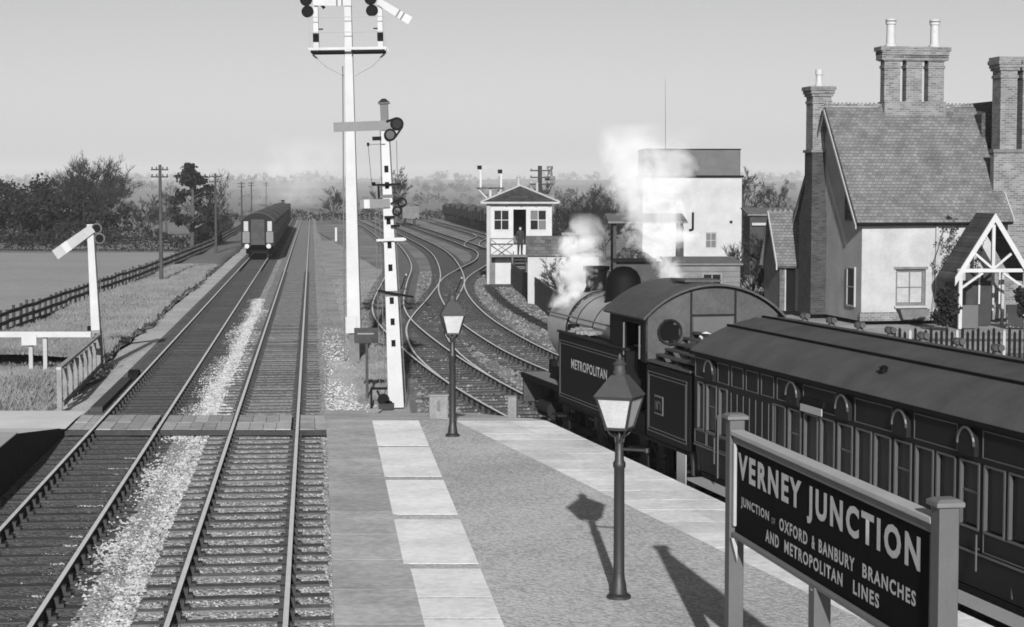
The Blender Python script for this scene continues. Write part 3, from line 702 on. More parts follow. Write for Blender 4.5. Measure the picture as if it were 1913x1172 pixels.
# short signal on the left, arm lowered
ls = thing("semaphore_signal", "short white semaphore post on the left with its arm lowered", "signal", (-13.28, 59.93, -.30), rot=(0, -.04, 0))
MB().hexa([(-.14,-.14,1.35),(.14,-.14,1.35),(.14,.14,1.35),(-.14,.14,1.35)], [(-.10,-.10,4.75),(.10,-.10,4.75),(.10,.10,4.75),(-.10,.10,4.75)]).build("post", M["white"], ls, bevel=.012)
MB().box(-.145,.145,-.145,.145,0,1.349).build("post_base", M["timber"], ls)
a = R(180+33); c, s_ = math.cos(a), math.sin(a); P = lambda u, v: (.10+u*c-v*s_, 4.62+u*s_+v*c)
MB().prism([P(0,-.14),P(1.48,-.17),P(1.48,.17),P(0,.14)], 'y', -.19, -.165).build("arm", M["off_white"], ls); MB().prism([P(.92,-.165),P(1.14,-.165),P(1.14,.165),P(.92,.165)], 'y', -.20, -.1905).build("stripe", M["white"], ls)
s2 = MB().torus_arc((.22,-.15,4.60),.155,.03).torus_arc((.30,-.15,4.28),.155,.03); s2.build("spectacle", M["grey_paint"], ls)
MB().cyl((.22,-.13,4.60),(.22,-.145,4.60),.14,n=16).build("lens", M["black"], ls); MB().cyl((.30,-.13,4.28),(.30,-.145,4.28),.14,n=16).build("lens", M["black"], ls)
MB().box(-.10,.10,-.10,.10,4.751,4.80).build("cap", M["black"], ls); MB().box(-.24,-.15,-.2,0,1.35,1.5).build("crank", M["black"], ls); MB().box(-.02,.1,-.22,-.146,1.1,1.25).build("pulley", M["black"], ls)
MB().cyl((.24,-.05,.0),(.21,-.05,4.2),.012).build("signal_rod", M["old_timber"], ls)

# ------------------------------------------------------------------ fences on the left
wr = thing("white_barrier", "white horizontal barrier rail with a small blank plate beside the path", "barrier", (-16.5, 57.5, -.05))
MB().box(-3.2, 3.55, -.06, .06, 1.06, 1.24).build("rail", M["white"], wr, bevel=.01)
for x in (-2.4, 1.66, 2.1): MB().box(x-.06, x+.06, .065, .16, -.4, 1.05).build("post", M["off_white"], wr)
MB().box(1.42, 1.88, -.09, -.061, .82, 1.16).build("plate", M["white"], wr)
wg = thing("wing_fence", "sloping grey wing fence of upright battens beside the path crossing", "fence")
p0, p1 = Vector((-11.72, 48.3, 0)), Vector((-13.15, 59.4, 0))
for k in range(9):
    p = p0.lerp(p1, k/8); top = .92 if k in (0, 8) else .80
    MB().bar((p.x, p.y, -.3), (p.x, p.y, top), .13 if k in (0, 8) else .10, .07).build("post" if k in (0, 8) else "batten", M["timber"], wg)
MB().bar((p0.x, p0.y-.05, .93), (p1.x, p1.y+.05, .93), .13, .07).build("top_rail", M["off_white"], wg)
MB().bar((p0.x+.1, p0.y-.05, .0), (p1.x+.1, p1.y, .0), .05, .12).build("bottom_rail", M["old_timber"], wg)
ct = thing("wire_shadow", "dark bar modelled as the signal wire trough lying beside the left track", "shadow")  # dark bar modelled in place of the signal wire run's shadow
MB().bar((-10.75, 48.2, -.14), (-11.6, 56.2, -.16), .30, .14).build("shadow_bar", M["dark_timber"], ct); MB().cyl((-11.55,56.3,-.15),(-11.25,56.3,-.15),.28,n=14).build("wheel", M["black"], ct, True)
# dark post and rail fence along the field
def along(pts, step):
    out = []; carry = 0.0
    for (a, b), (c, d) in zip(pts, pts[1:]):
        L_ = math.hypot(c-a, d-b); t = carry
        while t < L_: out.append((a+(c-a)*t/L_, b+(d-b)*t/L_, math.atan2(d-b, c-a))); t += step
        carry = t-L_
    return out
pf = thing("field_fence", "long dark post and rail fence between the field and the left verge", "fence")
lr = random.Random(9); fpost = []
for h in (1.06, 1.12, 1.0):
    m_ = MB().hexa([(-.075,-.06,0),(.075,-.06,0),(.075,.06,0),(-.075,.06,0)], [(-.06,-.055,h),(.06,-.055,h+.03),(.06,.055,h+.03),(-.06,.055,h)])
    me = bpy.data.meshes.new("post"); me.from_pydata(m_.v, [], m_.f); me.materials.append(M["dark_timber"]); fpost.append(me)
fpts = [(x, y, a) for (x, y, a) in along(FEN, 1.45) if 66 < y < 330]
for i, (x, y, a) in enumerate(fpts):
    o = bpy.data.objects.new("post", lr.choice(fpost)); col.objects.link(o); o.parent = pf; o.location = (x, y, -.34+lr.uniform(-.04, .04)); o.rotation_euler = (lr.uniform(-.03,.03), lr.uniform(-.04,.04), a)
for i in range(0, len(fpts)-2, 2):
    (x0, y0, _), (x1, y1, _) = fpts[i], fpts[i+2]
    for z in (-.12, .22, .58):
        MB().bar((x0+.07, y0, z+lr.uniform(-.03,.03)), (x1+.07, y1, z+lr.uniform(-.03,.03)), .045, .15).build("rail", M["dark_timber"], pf)

# ------------------------------------------------------------------ the tank engine (x forward, y left, z up)
HEAD = math.atan2(FW.y, FW.x)
lo = thing("tank_locomotive", "black steam tank engine lettered METROPOLITAN standing at the bay platform", "locomotive", MET(10.0, 1.49), HEAD)
def half_arc(hwid, z0, rise, n=18, t=0):
    """points of a shallow arch from (-hwid,z0) over the top to (hwid,z0)"""
    Rr = (hwid*hwid + rise*rise)/(2*rise); a0 = math.asin(hwid/Rr)
    return [(Rr*math.sin(-a0+2*a0*i/n), z0+rise-Rr+Rr*math.cos(-a0+2*a0*i/n)) for i in range(n+1)]
def arch_shell(mb, hwid, z0, rise, th, x0, x1, n=18):
    o = half_arc(hwid, z0, rise, n); i = half_arc(hwid-.02, z0-th, rise, n)
    mb.prism(o + i[::-1], 'x', x0, x1) if False else None
    for k in range(n):
        mb.prism([o[k], o[k+1], i[k+1], i[k]], 'x', x0, x1)
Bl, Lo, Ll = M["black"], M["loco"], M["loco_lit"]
MB().box(-.02, 8.2, -1.27, 1.27, 1.10, 1.145).build("running_plate", Bl, lo)
MB().box(8.21, 11.4, -1.25, 1.25, 1.40, 1.44).build("front_running_plate", M["dusty_lit"], lo); MB().box(8.21, 11.4, 1.251, 1.275, 1.33, 1.45).build("plate_valance", Bl, lo)
MB().box(.2, 11.3, -.62, -.56, .45, 1.10).box(.2, 11.3, .56, .62, .45, 1.10).build("frame", Bl, lo)
for x in (0, 11.4):
    MB().box(x-.05, x+.05, -1.22, 1.22, .78, 1.18 if x < 1 else 1.45).build("buffer_beam", M["dark_timber"], lo)
    for y in (-.87, .87):
        sgn = 1 if x > 1 else -1
        b_ = MB().cyl((x+.05*sgn, y, 1.02), (x+.32*sgn, y, 1.02), .11, .09, 14).cyl((x+.32*sgn, y, 1.02), (x+.42*sgn, y, 1.02), .05, n=12).build("buffer", Bl, lo, True)
        MB().cyl((x+.42*sgn, y, 1.02), (x+.46*sgn, y, 1.02), .20, .20, 18).build("buffer_head", M["lamp_paint"], b_, True)
# wheels
def wheel(x, y, r, name="driving_wheel", spokes=14):
    wmb = MB(); s = 1 if y > 0 else -1
    n = 32
    for k in range(n):
        a0, a1 = 2*math.pi*k/n, 2*math.pi*(k+1)/n
        P = lambda rr, a: (x+rr*math.cos(a), r+rr*math.sin(a))
        pts = [P(r, a0), P(r, a1), P(r-.09, a1), P(r-.09, a0)]
        wmb.hexa([(p[0], y-.06, p[1]) for p in pts], [(p[0], y+.06, p[1]) for p in pts])
    ty = wmb.build(name, M["rail_side"], lo)
    sp = MB().cyl((x, y-.07, r), (x, y+.07, r), .14, n=14)
    for k in range(spokes):
        a = 2*math.pi*k/spokes; sp.bar((x+.1*math.cos(a), y, r+.1*math.sin(a)), (x+(r-.08)*math.cos(a), y, r+(r-.08)*math.sin(a)), .045, .05)
    sp.build("spokes", M["lining"], ty)
for y in (.7525, -.7525):
    for x in (9.35, 6.95): wheel(x, y, .82)
    for x in (3.0, 1.25): wheel(x, y, .54, "bogie_wheel", 10)
MB().cyl((10.6, .9, .75), (9.7, .9, .75), .22, .22, 14).build("cylinder", Ll, lo, True); MB().cyl((8.55, 1.02, .25), (8.55, 1.02, 1.35), .022).build("guard_pipe", M["lining"], lo); MB().bar((6.95, .86, .55), (9.35, .86, .62), .06, .11).build("coupling_rod", M["lamp_paint"], lo)
def splasher(x, y0, y1):
    pts = [(x+.93*math.cos(R(a)), .82+.93*math.sin(R(a))) for a in range(45, 136, 9)]
    mb = MB()
    for p, q in zip(pts, pts[1:]):
        mb.prism([(p[0], 1.446), (q[0], 1.446), q, p], 'y', y0, y1)
    return mb
splasher(9.35, .60, .98).build("splasher", Lo, lo); splasher(9.35, -.98, -.60).build("splasher", Lo, lo)
# side tanks and bunker with lined panels
def tank_side(y):
    s = 1 if y > 0 else -1
    t = MB().prism([(3.45,1.15),(8.17,1.15),(8.17,2.58),(3.45,2.58)], 'y', min(y, y-.50*s), max(y, y-.50*s)).build("side_tank", Lo, lo, bevel=.03)
    MB().box(3.42, 8.20, y-.05 if s > 0 else y-.02, y+.02 if s > 0 else y+.05, 2.585, 2.63).build("tank_beading", Ll, t)
    for k, (z0, z1, x0, x1) in enumerate(((1.27, 2.44, 3.6, 8.05), (1.33, 2.38, 3.66, 7.99))):
        f = .012; yy = y+.002*s
        mb = MB()
        for a, b, c, d in ((x0, x1, z0, z0+f), (x0, x1, z1-f, z1), (x0, x0+f, z0+f, z1-f), (x1-f, x1, z0+f, z1-f)): mb.box(a, b, min(yy, yy+.004*s), max(yy, yy+.004*s), c, d)
        mb.build("lining", M["lining"], t)
tank_side(1.29); tank_side(-1.29)
text("lettering", "METROPOLITAN", -7.15, -4.65, 1.92, .20, 0, M["letter"], lo, off=.02)
tx = [o for o in lo.children if o.name.startswith("lettering")][0]
for v in tx.data.vertices: v.co = (-v.co.x, 1.296, v.co.z)
bk = MB().box(-.02, 2.35, -1.27, 1.27, 1.146, 2.46).build("bunker", Lo, lo, bevel=.05)
for x0, x1, z0, z1 in ((.12, 2.2, 1.28, 2.34), (.18, 2.14, 1.34, 2.28)):
    mb = MB(); f = .012
    for a, b, c, d in ((x0, x1, z0, z0+f), (x0, x1, z1-f, z1), (x0, x0+f, z0+f, z1-f), (x1-f, x1, z0+f, z1-f)): mb.box(a, b, 1.272, 1.277, c, d)
    mb.build("lining", M["lining"], bk)
MB().box(1.35, 1.80, 1.272, 1.285, 1.62, 1.95).build("number_plate", M["lining"], lo); MB().box(1.38, 1.77, 1.2855, 1.292, 1.65, 1.92).build("number_plate_field", Bl, lo)
text("number", "N°1", -1.70, -1.45, 1.70, .17, 0, M["letter_dim"], lo, off=.01)
tx = [o for o in lo.children if o.name.startswith("number") and not o.name.startswith("number_plate")][0]
for v in tx.data.vertices: v.co = (-v.co.x, 1.2945, v.co.z)
MB().tube([(.02, 1.10, 1.2), (-.12, 1.10, 1.25), (-.12, 1.10, 2.25), (.02, 1.10, 2.3)], .018).tube([(-.03, .8, 1.2), (-.12, .8, 1.25), (-.12, .8, 2.25), (-.03, .8, 2.3)], .018).build("handrail", M["lining"], lo)
for k in range(6):                                   # stepped coal rails on the bunker
    z = 2.49+.095*k; yy = 1.20-.17*k
    for q in (1, -1): MB().box(.02, 2.34, q*yy-.055, q*yy+.055, z, z+.04).build("coal_rail", M["cab_grey"], lo)
for x in (.12, 1.2, 2.25):
    for q in (1, -1): MB().bar((x, q*1.22, 2.46), (x, q*.30, 2.97), .04).build("rail_bracket", M["black"], lo)
mb = MB(); lr = random.Random(8)
for _ in range(260):
    x, y = lr.uniform(.35, 2.2), lr.uniform(-.62, .62); z = 2.66 + .22*(1-(abs(y)/.8)**2)*math.sin(min(1, x/1.2)*1.57)+lr.uniform(-.05, .05)
    mb.obox((x, y, z), lr.uniform(.06,.17), lr.uniform(.06,.15), lr.uniform(.05,.13), lr.uniform(0,3), lr.uniform(-1,1), lr.uniform(-1,1))
mb.box(.1, 2.3, -.62, .62, 2.46, 2.62)
tag(mb.build("coal", M["coal"], lo), kind="stuff")
MB().lathe([(.02,0),(.10,.01),(.13,.06),(.09,.12),(.02,.15)], 9, (1.9, .3, 2.88)).build("cloth_bundle", M["rag"], lo, True)
# cab
for s in (1, -1):
    y0, y1 = (1.23, 1.27) if s > 0 else (-1.27, -1.23)
    MB().prism([(2.36,2.46),(2.62,2.46),(2.62,3.05),(2.69,3.12),(3.55,3.12),(3.62,3.05),(3.62,2.60),(4.55,2.60),(4.55,3.28),(2.36,3.28)], 'y', y0, y1).build("cab_side", Lo, lo)
def arch_wall(x0, x1, holes, m, name, z0=2.46):
    """cab end sheet under the arched roof; holes: (y, z, r)"""
    mb = MB(); n = 26; top = half_arc(1.27, 3.26, .55, n)
    ys_ = [p[0] for p in top]; rows = [z0 + (3.80-z0)*k/14 for k in range(15)]
    for k in range(n):
        for j in range(14):
            a0, a1 = rows[j], rows[j+1]; t0, t1 = min(a1, top[k][1]), min(a1, top[k+1][1]); b0, b1 = min(a0, top[k][1]), min(a0, top[k+1][1])
            if t0-b0 < .003 and t1-b1 < .003: continue
            cy, cz = (ys_[k]+ys_[k+1])/2, (a0+a1)/2
            if any((cy-h[0])**2 + (cz-h[1])**2 < h[2]**2 for h in holes): continue
            mb.prism([(ys_[k], b0), (ys_[k+1], b1), (ys_[k+1], t1), (ys_[k], t0)], 'x', x0, x1)
    return mb.build(name, m, lo)
arch_wall(2.36, 2.40, [(.82, 3.0, .21), (-.82, 3.0, .21)], M["cab_grey"], "cab_rear_sheet", 2.46)
arch_wall(4.50, 4.55, [], Lo, "cab_front_sheet", 2.6)
for y in (.82, -.82):
    MB().torus_arc((2.35, y, 3.0), .215, .025, 'x', 24).build("window_ring", Ll, lo); MB().cyl((2.385, y, 3.0), (2.395, y, 3.0), .23, n=20).build("window_glass", M["glass"], lo)
for y in (-.42, .42): MB().box(2.33, 2.359, y-.015, y+.015, 2.5, 3.74).build("sheet_strip", Ll, lo)
MB().box(2.335, 2.359, -.40, .40, 3.28, 3.31).build("sheet_strip", Ll, lo); MB().box(2.34, 2.3585, -.38, .38, 2.5, 3.26).build("sheet_panel", M["grey_paint"], lo)
mb = MB(); arch_shell(mb, 1.36, 3.26, .60, .035, 2.22, 4.72); mb.build("cab_roof", M["cab_grey"], lo)
MB().box(2.9, 3.7, -.35, .35, 3.862, 3.90).build("roof_hatch", M["cab_grey"], lo)
MB().cyl((3.60,1.29,2.5),(3.60,1.29,3.1),.018).cyl((2.66,1.29,2.5),(2.66,1.29,3.1),.018).build("cab_handrail", M["lining"], lo)
MB().box(2.62, 4.4, -1.2, 1.2, 1.146, 1.5).box(4.2, 4.49, -.8, .8, 1.5, 2.5).build("cab_floor", Bl, lo)
# boiler, smokebox, mountings
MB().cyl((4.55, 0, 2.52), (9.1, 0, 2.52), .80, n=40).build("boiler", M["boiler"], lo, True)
MB().cyl((4.56, 0, 2.53), (5.2, 0, 2.53), .83, n=36).build("firebox", Lo, lo, True)
for x in (5.9, 7.4, 8.6): MB().cyl((x, 0, 2.52), (x+.05, 0, 2.52), .807, n=40).build("boiler_band", M["loco_lit"], lo, True)
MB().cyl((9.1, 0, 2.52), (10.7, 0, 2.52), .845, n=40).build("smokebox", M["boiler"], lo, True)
MB().cyl((9.1, 0, 2.52), (9.16, 0, 2.52), .86, n=40).build("boiler_band", Bl, lo, True)
MB().cyl((10.7, 0, 2.52), (10.82, 0, 2.52), .68, .55, n=32).build("smokebox_door", Bl, lo, True)
MB().box(9.1, 10.35, -.6, .6, 1.146, 1.8).build("smokebox_saddle", Bl, lo)
MB().lathe([(.46,3.1),(.38,3.28),(.37,3.55),(.35,3.72),(.28,3.85),(.15,3.94),(.01,3.96)], 26, (7.75,0,0)).build("dome", M["loco"], lo, True)
MB().lathe([(.38,3.2),(.26,3.36),(.22,3.46),(.24,3.78),(.29,3.80),(.30,3.88),(.21,3.89)], 22, (9.75,0,0)).build("chimney", Lo, lo, True)
MB().cyl((5.5,.0,3.2),(5.5,0,3.52),.12,.09).cyl((5.5,0,3.52),(5.5,0,3.6),.14,.12).build("safety_valve", M["lining"], lo, True)
MB().cyl((4.6,.86,2.86),(10.6,.86,2.86),.018).build("boiler_handrail", M["lining"], lo)
MB().cyl((8.2, .95, 2.62), (8.2, .95, 2.74), .14, .12, 12).build("tank_filler", Lo, lo, True)
mb = MB(); lr = random.Random(5)
for _ in range(26): mb.obox((lr.uniform(6.6,7.7), lr.uniform(.85,1.15), 2.66), lr.uniform(.08,.2), lr.uniform(.08,.15), lr.uniform(.05,.12), lr.uniform(0,3), lr.uniform(-.4,.4))
tag(mb.build("lump_coal", M["timber"], lo), kind="stuff")
MB().box(10.9, 11.1, .55, .7, 1.445, 1.75).build("lamp_iron", Bl, lo)
for x in (3.1, 8.4, .35):
    st_ = MB().box(x-.22, x+.22, 1.05, 1.28, .48, .52).box(x-.22, x+.22, 1.05, 1.30, .80, .84).box(x-.24, x+.24, 1.03, 1.06, .45, 1.10); st_.build("footstep", Ll, lo)
MB().box(.04, .50, 1.30, 1.315, .52, 1.12).build("rear_step_plate", M["off_white"], lo)

# ------------------------------------------------------------------ the coach behind the engine (x forward, y left; x = 0 at its front end)
co = thing("railway_coach", "dark panelled railway coach with arched door hoods, coupled behind the tank engine", "coach", MET(9.55, 1.49), HEAD)
CL = 16.4; SY = 1.34; Z0, Z1 = .95, 2.92
doors = [.82] + [4.25+1.735*k for k in range(7)]
wins = []
for k, d in enumerate(doors):
    wins.append((d-.22, d+.22, 'd'))
    if k: wins += [(d+.36, d+.81, 'q'), (d-.81, d-.36, 'q')]
wins += [(.18, .46, 'q'), (1.18, 1.52, 'q')]
wins = sorted(x for x in wins if x[1] < CL-.2)
WZ0, WZ1 = 1.68, 2.41
# lower side with a slight tumblehome, pillars, upper side
for s in (1, -1):
    mb = MB(); y0 = SY*s; q = -.05*s
    mb.hexa([(-CL, y0-.09*s, Z0), (0, y0-.09*s, Z0), (0, y0-.09*s+q, Z0), (-CL, y0-.09*s+q, Z0)], [(-CL, y0-.02*s, 1.35), (0, y0-.02*s, 1.35), (0, y0-.02*s+q, 1.35), (-CL, y0-.02*s+q, 1.35)])
    mb.hexa([(-CL, y0-.02*s, 1.35), (0, y0-.02*s, 1.35), (0, y0-.02*s+q, 1.35), (-CL, y0-.02*s+q, 1.35)], [(-CL, y0, WZ0), (0, y0, WZ0), (0, y0+q, WZ0), (-CL, y0+q, WZ0)])
    mb.box(-CL, 0, min(y0, y0+q), max(y0, y0+q), WZ1, Z1)
    if s > 0:
        t = 0
        for a, b, _k in wins: mb.box(-a, -t, min(y0, y0+q), max(y0, y0+q), WZ0, WZ1); t = b
        mb.box(-CL, -t, min(y0, y0+q), max(y0, y0+q), WZ0, WZ1)
    else: mb.box(-CL, 0, min(y0, y0+q), max(y0, y0+q), WZ0, WZ1)
    side = mb.build("side_panel", M["coach"], co)
    if s > 0: near_side = side
for a, b, k in wins:
    w_ = MB(); f = .022; y = SY+.003
    for x0, x1, c, d in ((-b-.01, -a+.01, WZ0-.03, WZ0), (-b-.01, -a+.01, WZ1, WZ1+.02), (-b-.02, -b+.012, WZ0, WZ1), (-a-.012, -a+.02, WZ0, WZ1)): w_.box(x0, x1, SY-.03, SY+.014, c, d)
    wo = w_.build("window", M["bead"] if k == 'd' else M["bead"], co)
    MB().box(-b, -a, SY-.045, SY-.035, WZ0, WZ1).build("pane", M["glass"], wo)
    if k == 'd': MB().box(-b, -a, SY-.033, SY-.02, (WZ0+WZ1)/2+.02, (WZ0+WZ1)/2+.045).build("sash_bar", M["bead"], wo)
# door hoods (arched ventilators), seams, handles
for d in doors:
    if d > CL-.4: continue
    pts = [(-d-.20, 2.50), (-d-.20, 2.62)] + [(-d-.20*math.cos(R(a)), 2.62+.20*math.sin(R(a))) for a in range(15, 180, 15)] + [(-d+.20, 2.62), (-d+.20, 2.50)]
    h = MB().prism(pts, 'y', SY+.001, SY+.06).build("door_hood", M["coach"], co, True)
    MB().tube([(p[0]*1.0, SY+.065, p[1]) for p in pts[1:-1]], .016, 5).build("hood_rim", M["bead"], h)
    dr = MB()
    for x in (-d-.32, -d+.30): dr.box(x, x+.012, SY+.002, SY+.008, 1.36, WZ1+.03)
    dr.build("door_seam", M["black"], co)
    MB().cyl((-d-.27, SY+.05, 1.20), (-d-.27, SY+.05, 1.62), .012).cyl((-d-.26, SY+.01, 1.45), (-d-.20, SY+.03, 1.45), .012).build("door_handle", M["bead"], co)
MB().cyl((-1.28, SY+.06, 1.0), (-1.28, SY+.06, 2.0), .015).build("door_handle", M["bead"], co)
# beading panels: top lights and waist
def frame(x0, x1, z0, z1, y, w_=.014, name="beading"):
    mb = MB()
    for a, b, c, d in ((x0, x1, z0, z0+w_), (x0, x1, z1-w_, z1), (x0, x0+w_, z0+w_, z1-w_), (x1-w_, x1, z0+w_, z1-w_)): mb.box(a, b, y, y+.010, c, d)
    return mb.build(name, M["bead"], co)
segs = [(.05, .58)] + [(1.1+.62*k, 1.1+.62*k+.50) for k in range(5)]
for a, b in zip(doors[1:], doors[2:]): segs.append((a+.30, b-.30))
for a, b in segs:
    if b < CL: frame(-b, -a, 2.50, 2.82, SY+.001)
frame(-.58, -.04, 1.42, 1.64, SY+.0012); frame(-1.05, -.62, 1.42, 1.64, SY+.0012); frame(-1.62, -1.1, 1.42, 1.64, SY+.0012)
for a, b in zip(doors[1:], doors[2:]): 
    if b < CL: frame(-(b-.33), -(a+.33), 1.42, 1.66, SY-.004)
for k in range(8): MB().box(-1.70-.26*k-.012, -1.70-.26*k, SY+.001, SY+.012, 1.42, 2.40).build("beading", M["bead"], co)
MB().box(-CL, 0, SY+.0005, SY+.012, 1.375, 1.40).build("waist_beading", M["bead"], co)
MB().box(-5.36, -4.62, SY+.065, SY+.08, 2.46, 2.56).build("destination_board", M["off_white"], co); MB().box(-5.36, -4.62, SY+.02, SY+.06, 2.57, 2.66).build("board_clip", M["black"], co)
MB().box(-.05, 0, -SY+.06, SY-.06, Z0, Z1).box(-CL, -CL+.05, -SY+.06, SY-.06, Z0, Z1).build("end_panel", M["coach"], co)
MB().box(-CL+.06, -.06, -SY+.2, SY-.2, Z0-.02, Z0+.05).box(-CL+.06, -.06, -.03, .03, Z0+.05, 2.8).build("floor", M["black"], co)
mb = MB()
for k, d in enumerate(doors[1:]):
    mb.box(-d-.89, -d-.86, .05, SY-.06, Z0+.05, 2.5)
mb.build("partition", M["dark_timber"], co)
mb = MB(); arch_shell(mb, SY+.07, Z1+.002, .52, .03, -CL-.05, .05, 22); mb.build("roof", M["coach_roof"], co, True)
MB().box(-CL-.05, .05, SY+.03, SY+.085, Z1-.055, Z1+.0).build("gutter", M["black"], co)
top = half_arc(SY+.07, Z1+.002, .52, 44)
for k in (33, 24): 
    p = top[k]; MB().bar((-CL-.04, p[0], p[1]+.015), (.04, p[0], p[1]+.015), .05, .03).build("rain_strip", M["black"], co)
p = top[19]
for k in range(14):
    x = -.9-1.05*k
    v_ = MB().lathe([(.06,0),(.045,.05),(.08,.06),(.09,.10),(.06,.13),(.01,.14)], 10, (x, p[0], p[1]-.01)).cyl((x-.11,p[0],p[1]+.09),(x+.11,p[0],p[1]+.09),.045,.045,10); v_.build("roof_ventilator", M["cab_grey"], co, True)
p = top[38]
MB().lathe([(.05,0),(.05,.06),(.07,.07),(.02,.10)], 10, (-6.55, p[0], p[1])).build("lamp_top", M["black"], co, True)
MB().box(-CL, -.1, SY-.10, SY+.16, .80, .84).build("footboard", M["off_white"], co); MB().box(-CL, -.1, SY-.2, SY-.101, .74, .93).build("solebar", M["black"], co); MB().box(-CL, -.1, -SY+.1, -SY+.2, .74, .93).build("solebar", M["black"], co)  # light on the footboard's top is put in as off white
for bx in (-2.3, -CL+2.3):
    bo = MB().box(bx-1.7, bx+1.7, .85, .98, .40, .75).box(bx-1.7, bx+1.7, -.98, -.85, .40, .75).build("bogie", M["black"], co)
    for x in (-1.2, 1.2):
        for y in (-.7525, .7525): MB().cyl((bx+x, y-.06, .46), (bx+x, y+.06, .46), .46, n=20).build("wheel", M["rail_side"], bo)
for y in (-.87, .87): MB().cyl((0, y, 1.02), (.33, y, 1.02), .08, n=12).cyl((.33, y, 1.02), (.38, y, 1.02), .2, n=16).build("buffer", M["black"], co, True)

# ------------------------------------------------------------------ station house (x along its front, y into its depth, z up)
GZ = 1.0
gd = MB().hexa([(5.5,66,-.3),(9.5,47,-.3),(60,47,-.3),(60,140,-.3),(13,140,-.3)], [(6.5,67,GZ-.2),(10.2,48.4,GZ-.05),(60,48.4,GZ-.05),(60,140,GZ-.6),(13,140,GZ-.6)])
struct(gd.build("station_garden", M["earth"]))
ho = thing("station_house", "steep roofed station house with pale walls and tall brick chimneys, right of the yard", "house", (12.1, 64.8, GZ), R(10))
HB, HR, WHT = M["house_brick"], M["house_roof"], M["white"]
EZ, RZ, HW_, HD = 3.61, 7.45, 4.9, 6.4
def wall(x0, x1, z0, z1, y0, y1, holes, m, name, parent, axis='x'):
    """a wall with rectangular openings (a0,a1,z0,z1)"""
    xs_ = sorted({x0, x1, *[h[0] for h in holes], *[h[1] for h in holes]}); zs_ = sorted({z0, z1, *[h[2] for h in holes], *[h[3] for h in holes]})
    mb = MB()
    for a, b in zip(xs_, xs_[1:]):
        run = None
        for c, d in list(zip(zs_, zs_[1:])) + [(None, None)]:
            hole = c is None or any(h[0] <= a and b <= h[1] and h[2] <= c and d <= h[3] for h in holes)
            if not hole: run = (run[0], d) if run else (c, d)
            if hole and run:
                mb.box(a, b, y0, y1, run[0], run[1]) if axis == 'x' else mb.box(y0, y1, a, b, run[0], run[1]); run = None
    return mb.build(name, m, parent)
def window(parent, x0, x1, z0, z1, y, cols=2, rows=2, m=None, pane=None, axis='x', fw=.06, name="window"):
    m = m or M["white"]; pane = pane or M["glass"]; mb = MB()
    B = (lambda a, b, c, d, e, f: mb.box(a, b, c, d, e, f)) if axis == 'x' else (lambda a, b, c, d, e, f: mb.box(c, d, a, b, e, f))
    B(x0, x1, y, y+.06, z0, z0+fw); B(x0, x1, y, y+.06, z1-fw, z1); B(x0, x0+fw, y, y+.06, z0+fw, z1-fw); B(x1-fw, x1, y, y+.06, z0+fw, z1-fw)
    for k in range(1, cols): c = x0+(x1-x0)*k/cols; B(c-.022, c+.022, y+.005, y+.055, z0+fw, z1-fw)
    for k in range(1, rows): c = z0+(z1-z0)*k/rows; B(x0+fw, x1-fw, y+.012, y+.05, c-.018, c+.018)
    o = mb.build(name, m, parent)
    for i in range(cols):
        for j in range(rows):
            a, b = x0+fw+(x1-x0-2*fw)*i/cols, x0+fw+(x1-x0-2*fw)*(i+1)/cols; c, d = z0+fw+(z1-z0-2*fw)*j/rows, z0+fw+(z1-z0-2*fw)*(j+1)/rows
            p = MB(); p.box(a+.012, b-.012, y+.025, y+.035, c+.012, d-.012) if axis == 'x' else p.box(y+.025, y+.035, a+.012, b-.012, c+.012, d-.012)
            p.build("pane", pane[(i+j) % len(pane)] if isinstance(pane, list) else pane, o)
    return o
FH = [(1.25, 2.35, .52, 1.78)]
fw_ = wall(0, HW_, .0, EZ, 0, .3, FH, M["render_wall"], "front_wall", ho)
window(ho, 1.25, 2.35, .52, 1.78, .10, 2, 2, M["old_timber"], [M["curtain"], M["curtain"]], fw=.09)
MB().box(1.18, 2.42, -.03, .08, 1.785, 1.87).build("lintel", M["old_timber"], ho); MB().box(1.2, 2.4, -.10, .09, .44, .515).build("sill", M["off_white"], ho)
wb = MB().hexa([(1.4,-.38,.06),(2.2,-.38,.06),(2.2,-.06,.06),(1.4,-.06,.06)], [(1.25,-.45,.42),(2.35,-.45,.42),(2.35,-.04,.42),(1.25,-.04,.42)]).build("window_box", M["old_timber"], ho)
MB().box(-.06, HW_, -.06, .0, .0, .30).build("plinth", M["house_brick"], ho)
# gable wall on the left with two windows
def gable(x0, x1, m, name):
    mb = MB(); H2 = HD/2
    mb.prism([(0.301, 0), (HD, 0), (HD, EZ), (H2, RZ-.06), (0.301, EZ+.3)], 'x', x0, x1); return mb.build(name, m, ho)
gable(0, .3, M["render_wall"], "gable_wall"); gable(HW_-.3, HW_, HB, "gable_wall")
wall(0, HW_, 0, EZ, HD, HD+.3, [], HB, "rear_wall", ho)
window(ho, .55, 1.35, .45, 1.85, -.06, 1, 2, M["off_white"], M["glass"], 'y'); window(ho, .9, 1.6, 3.45, 4.55, -.06, 1, 2, M["grey_paint"], M["glass"], 'y')
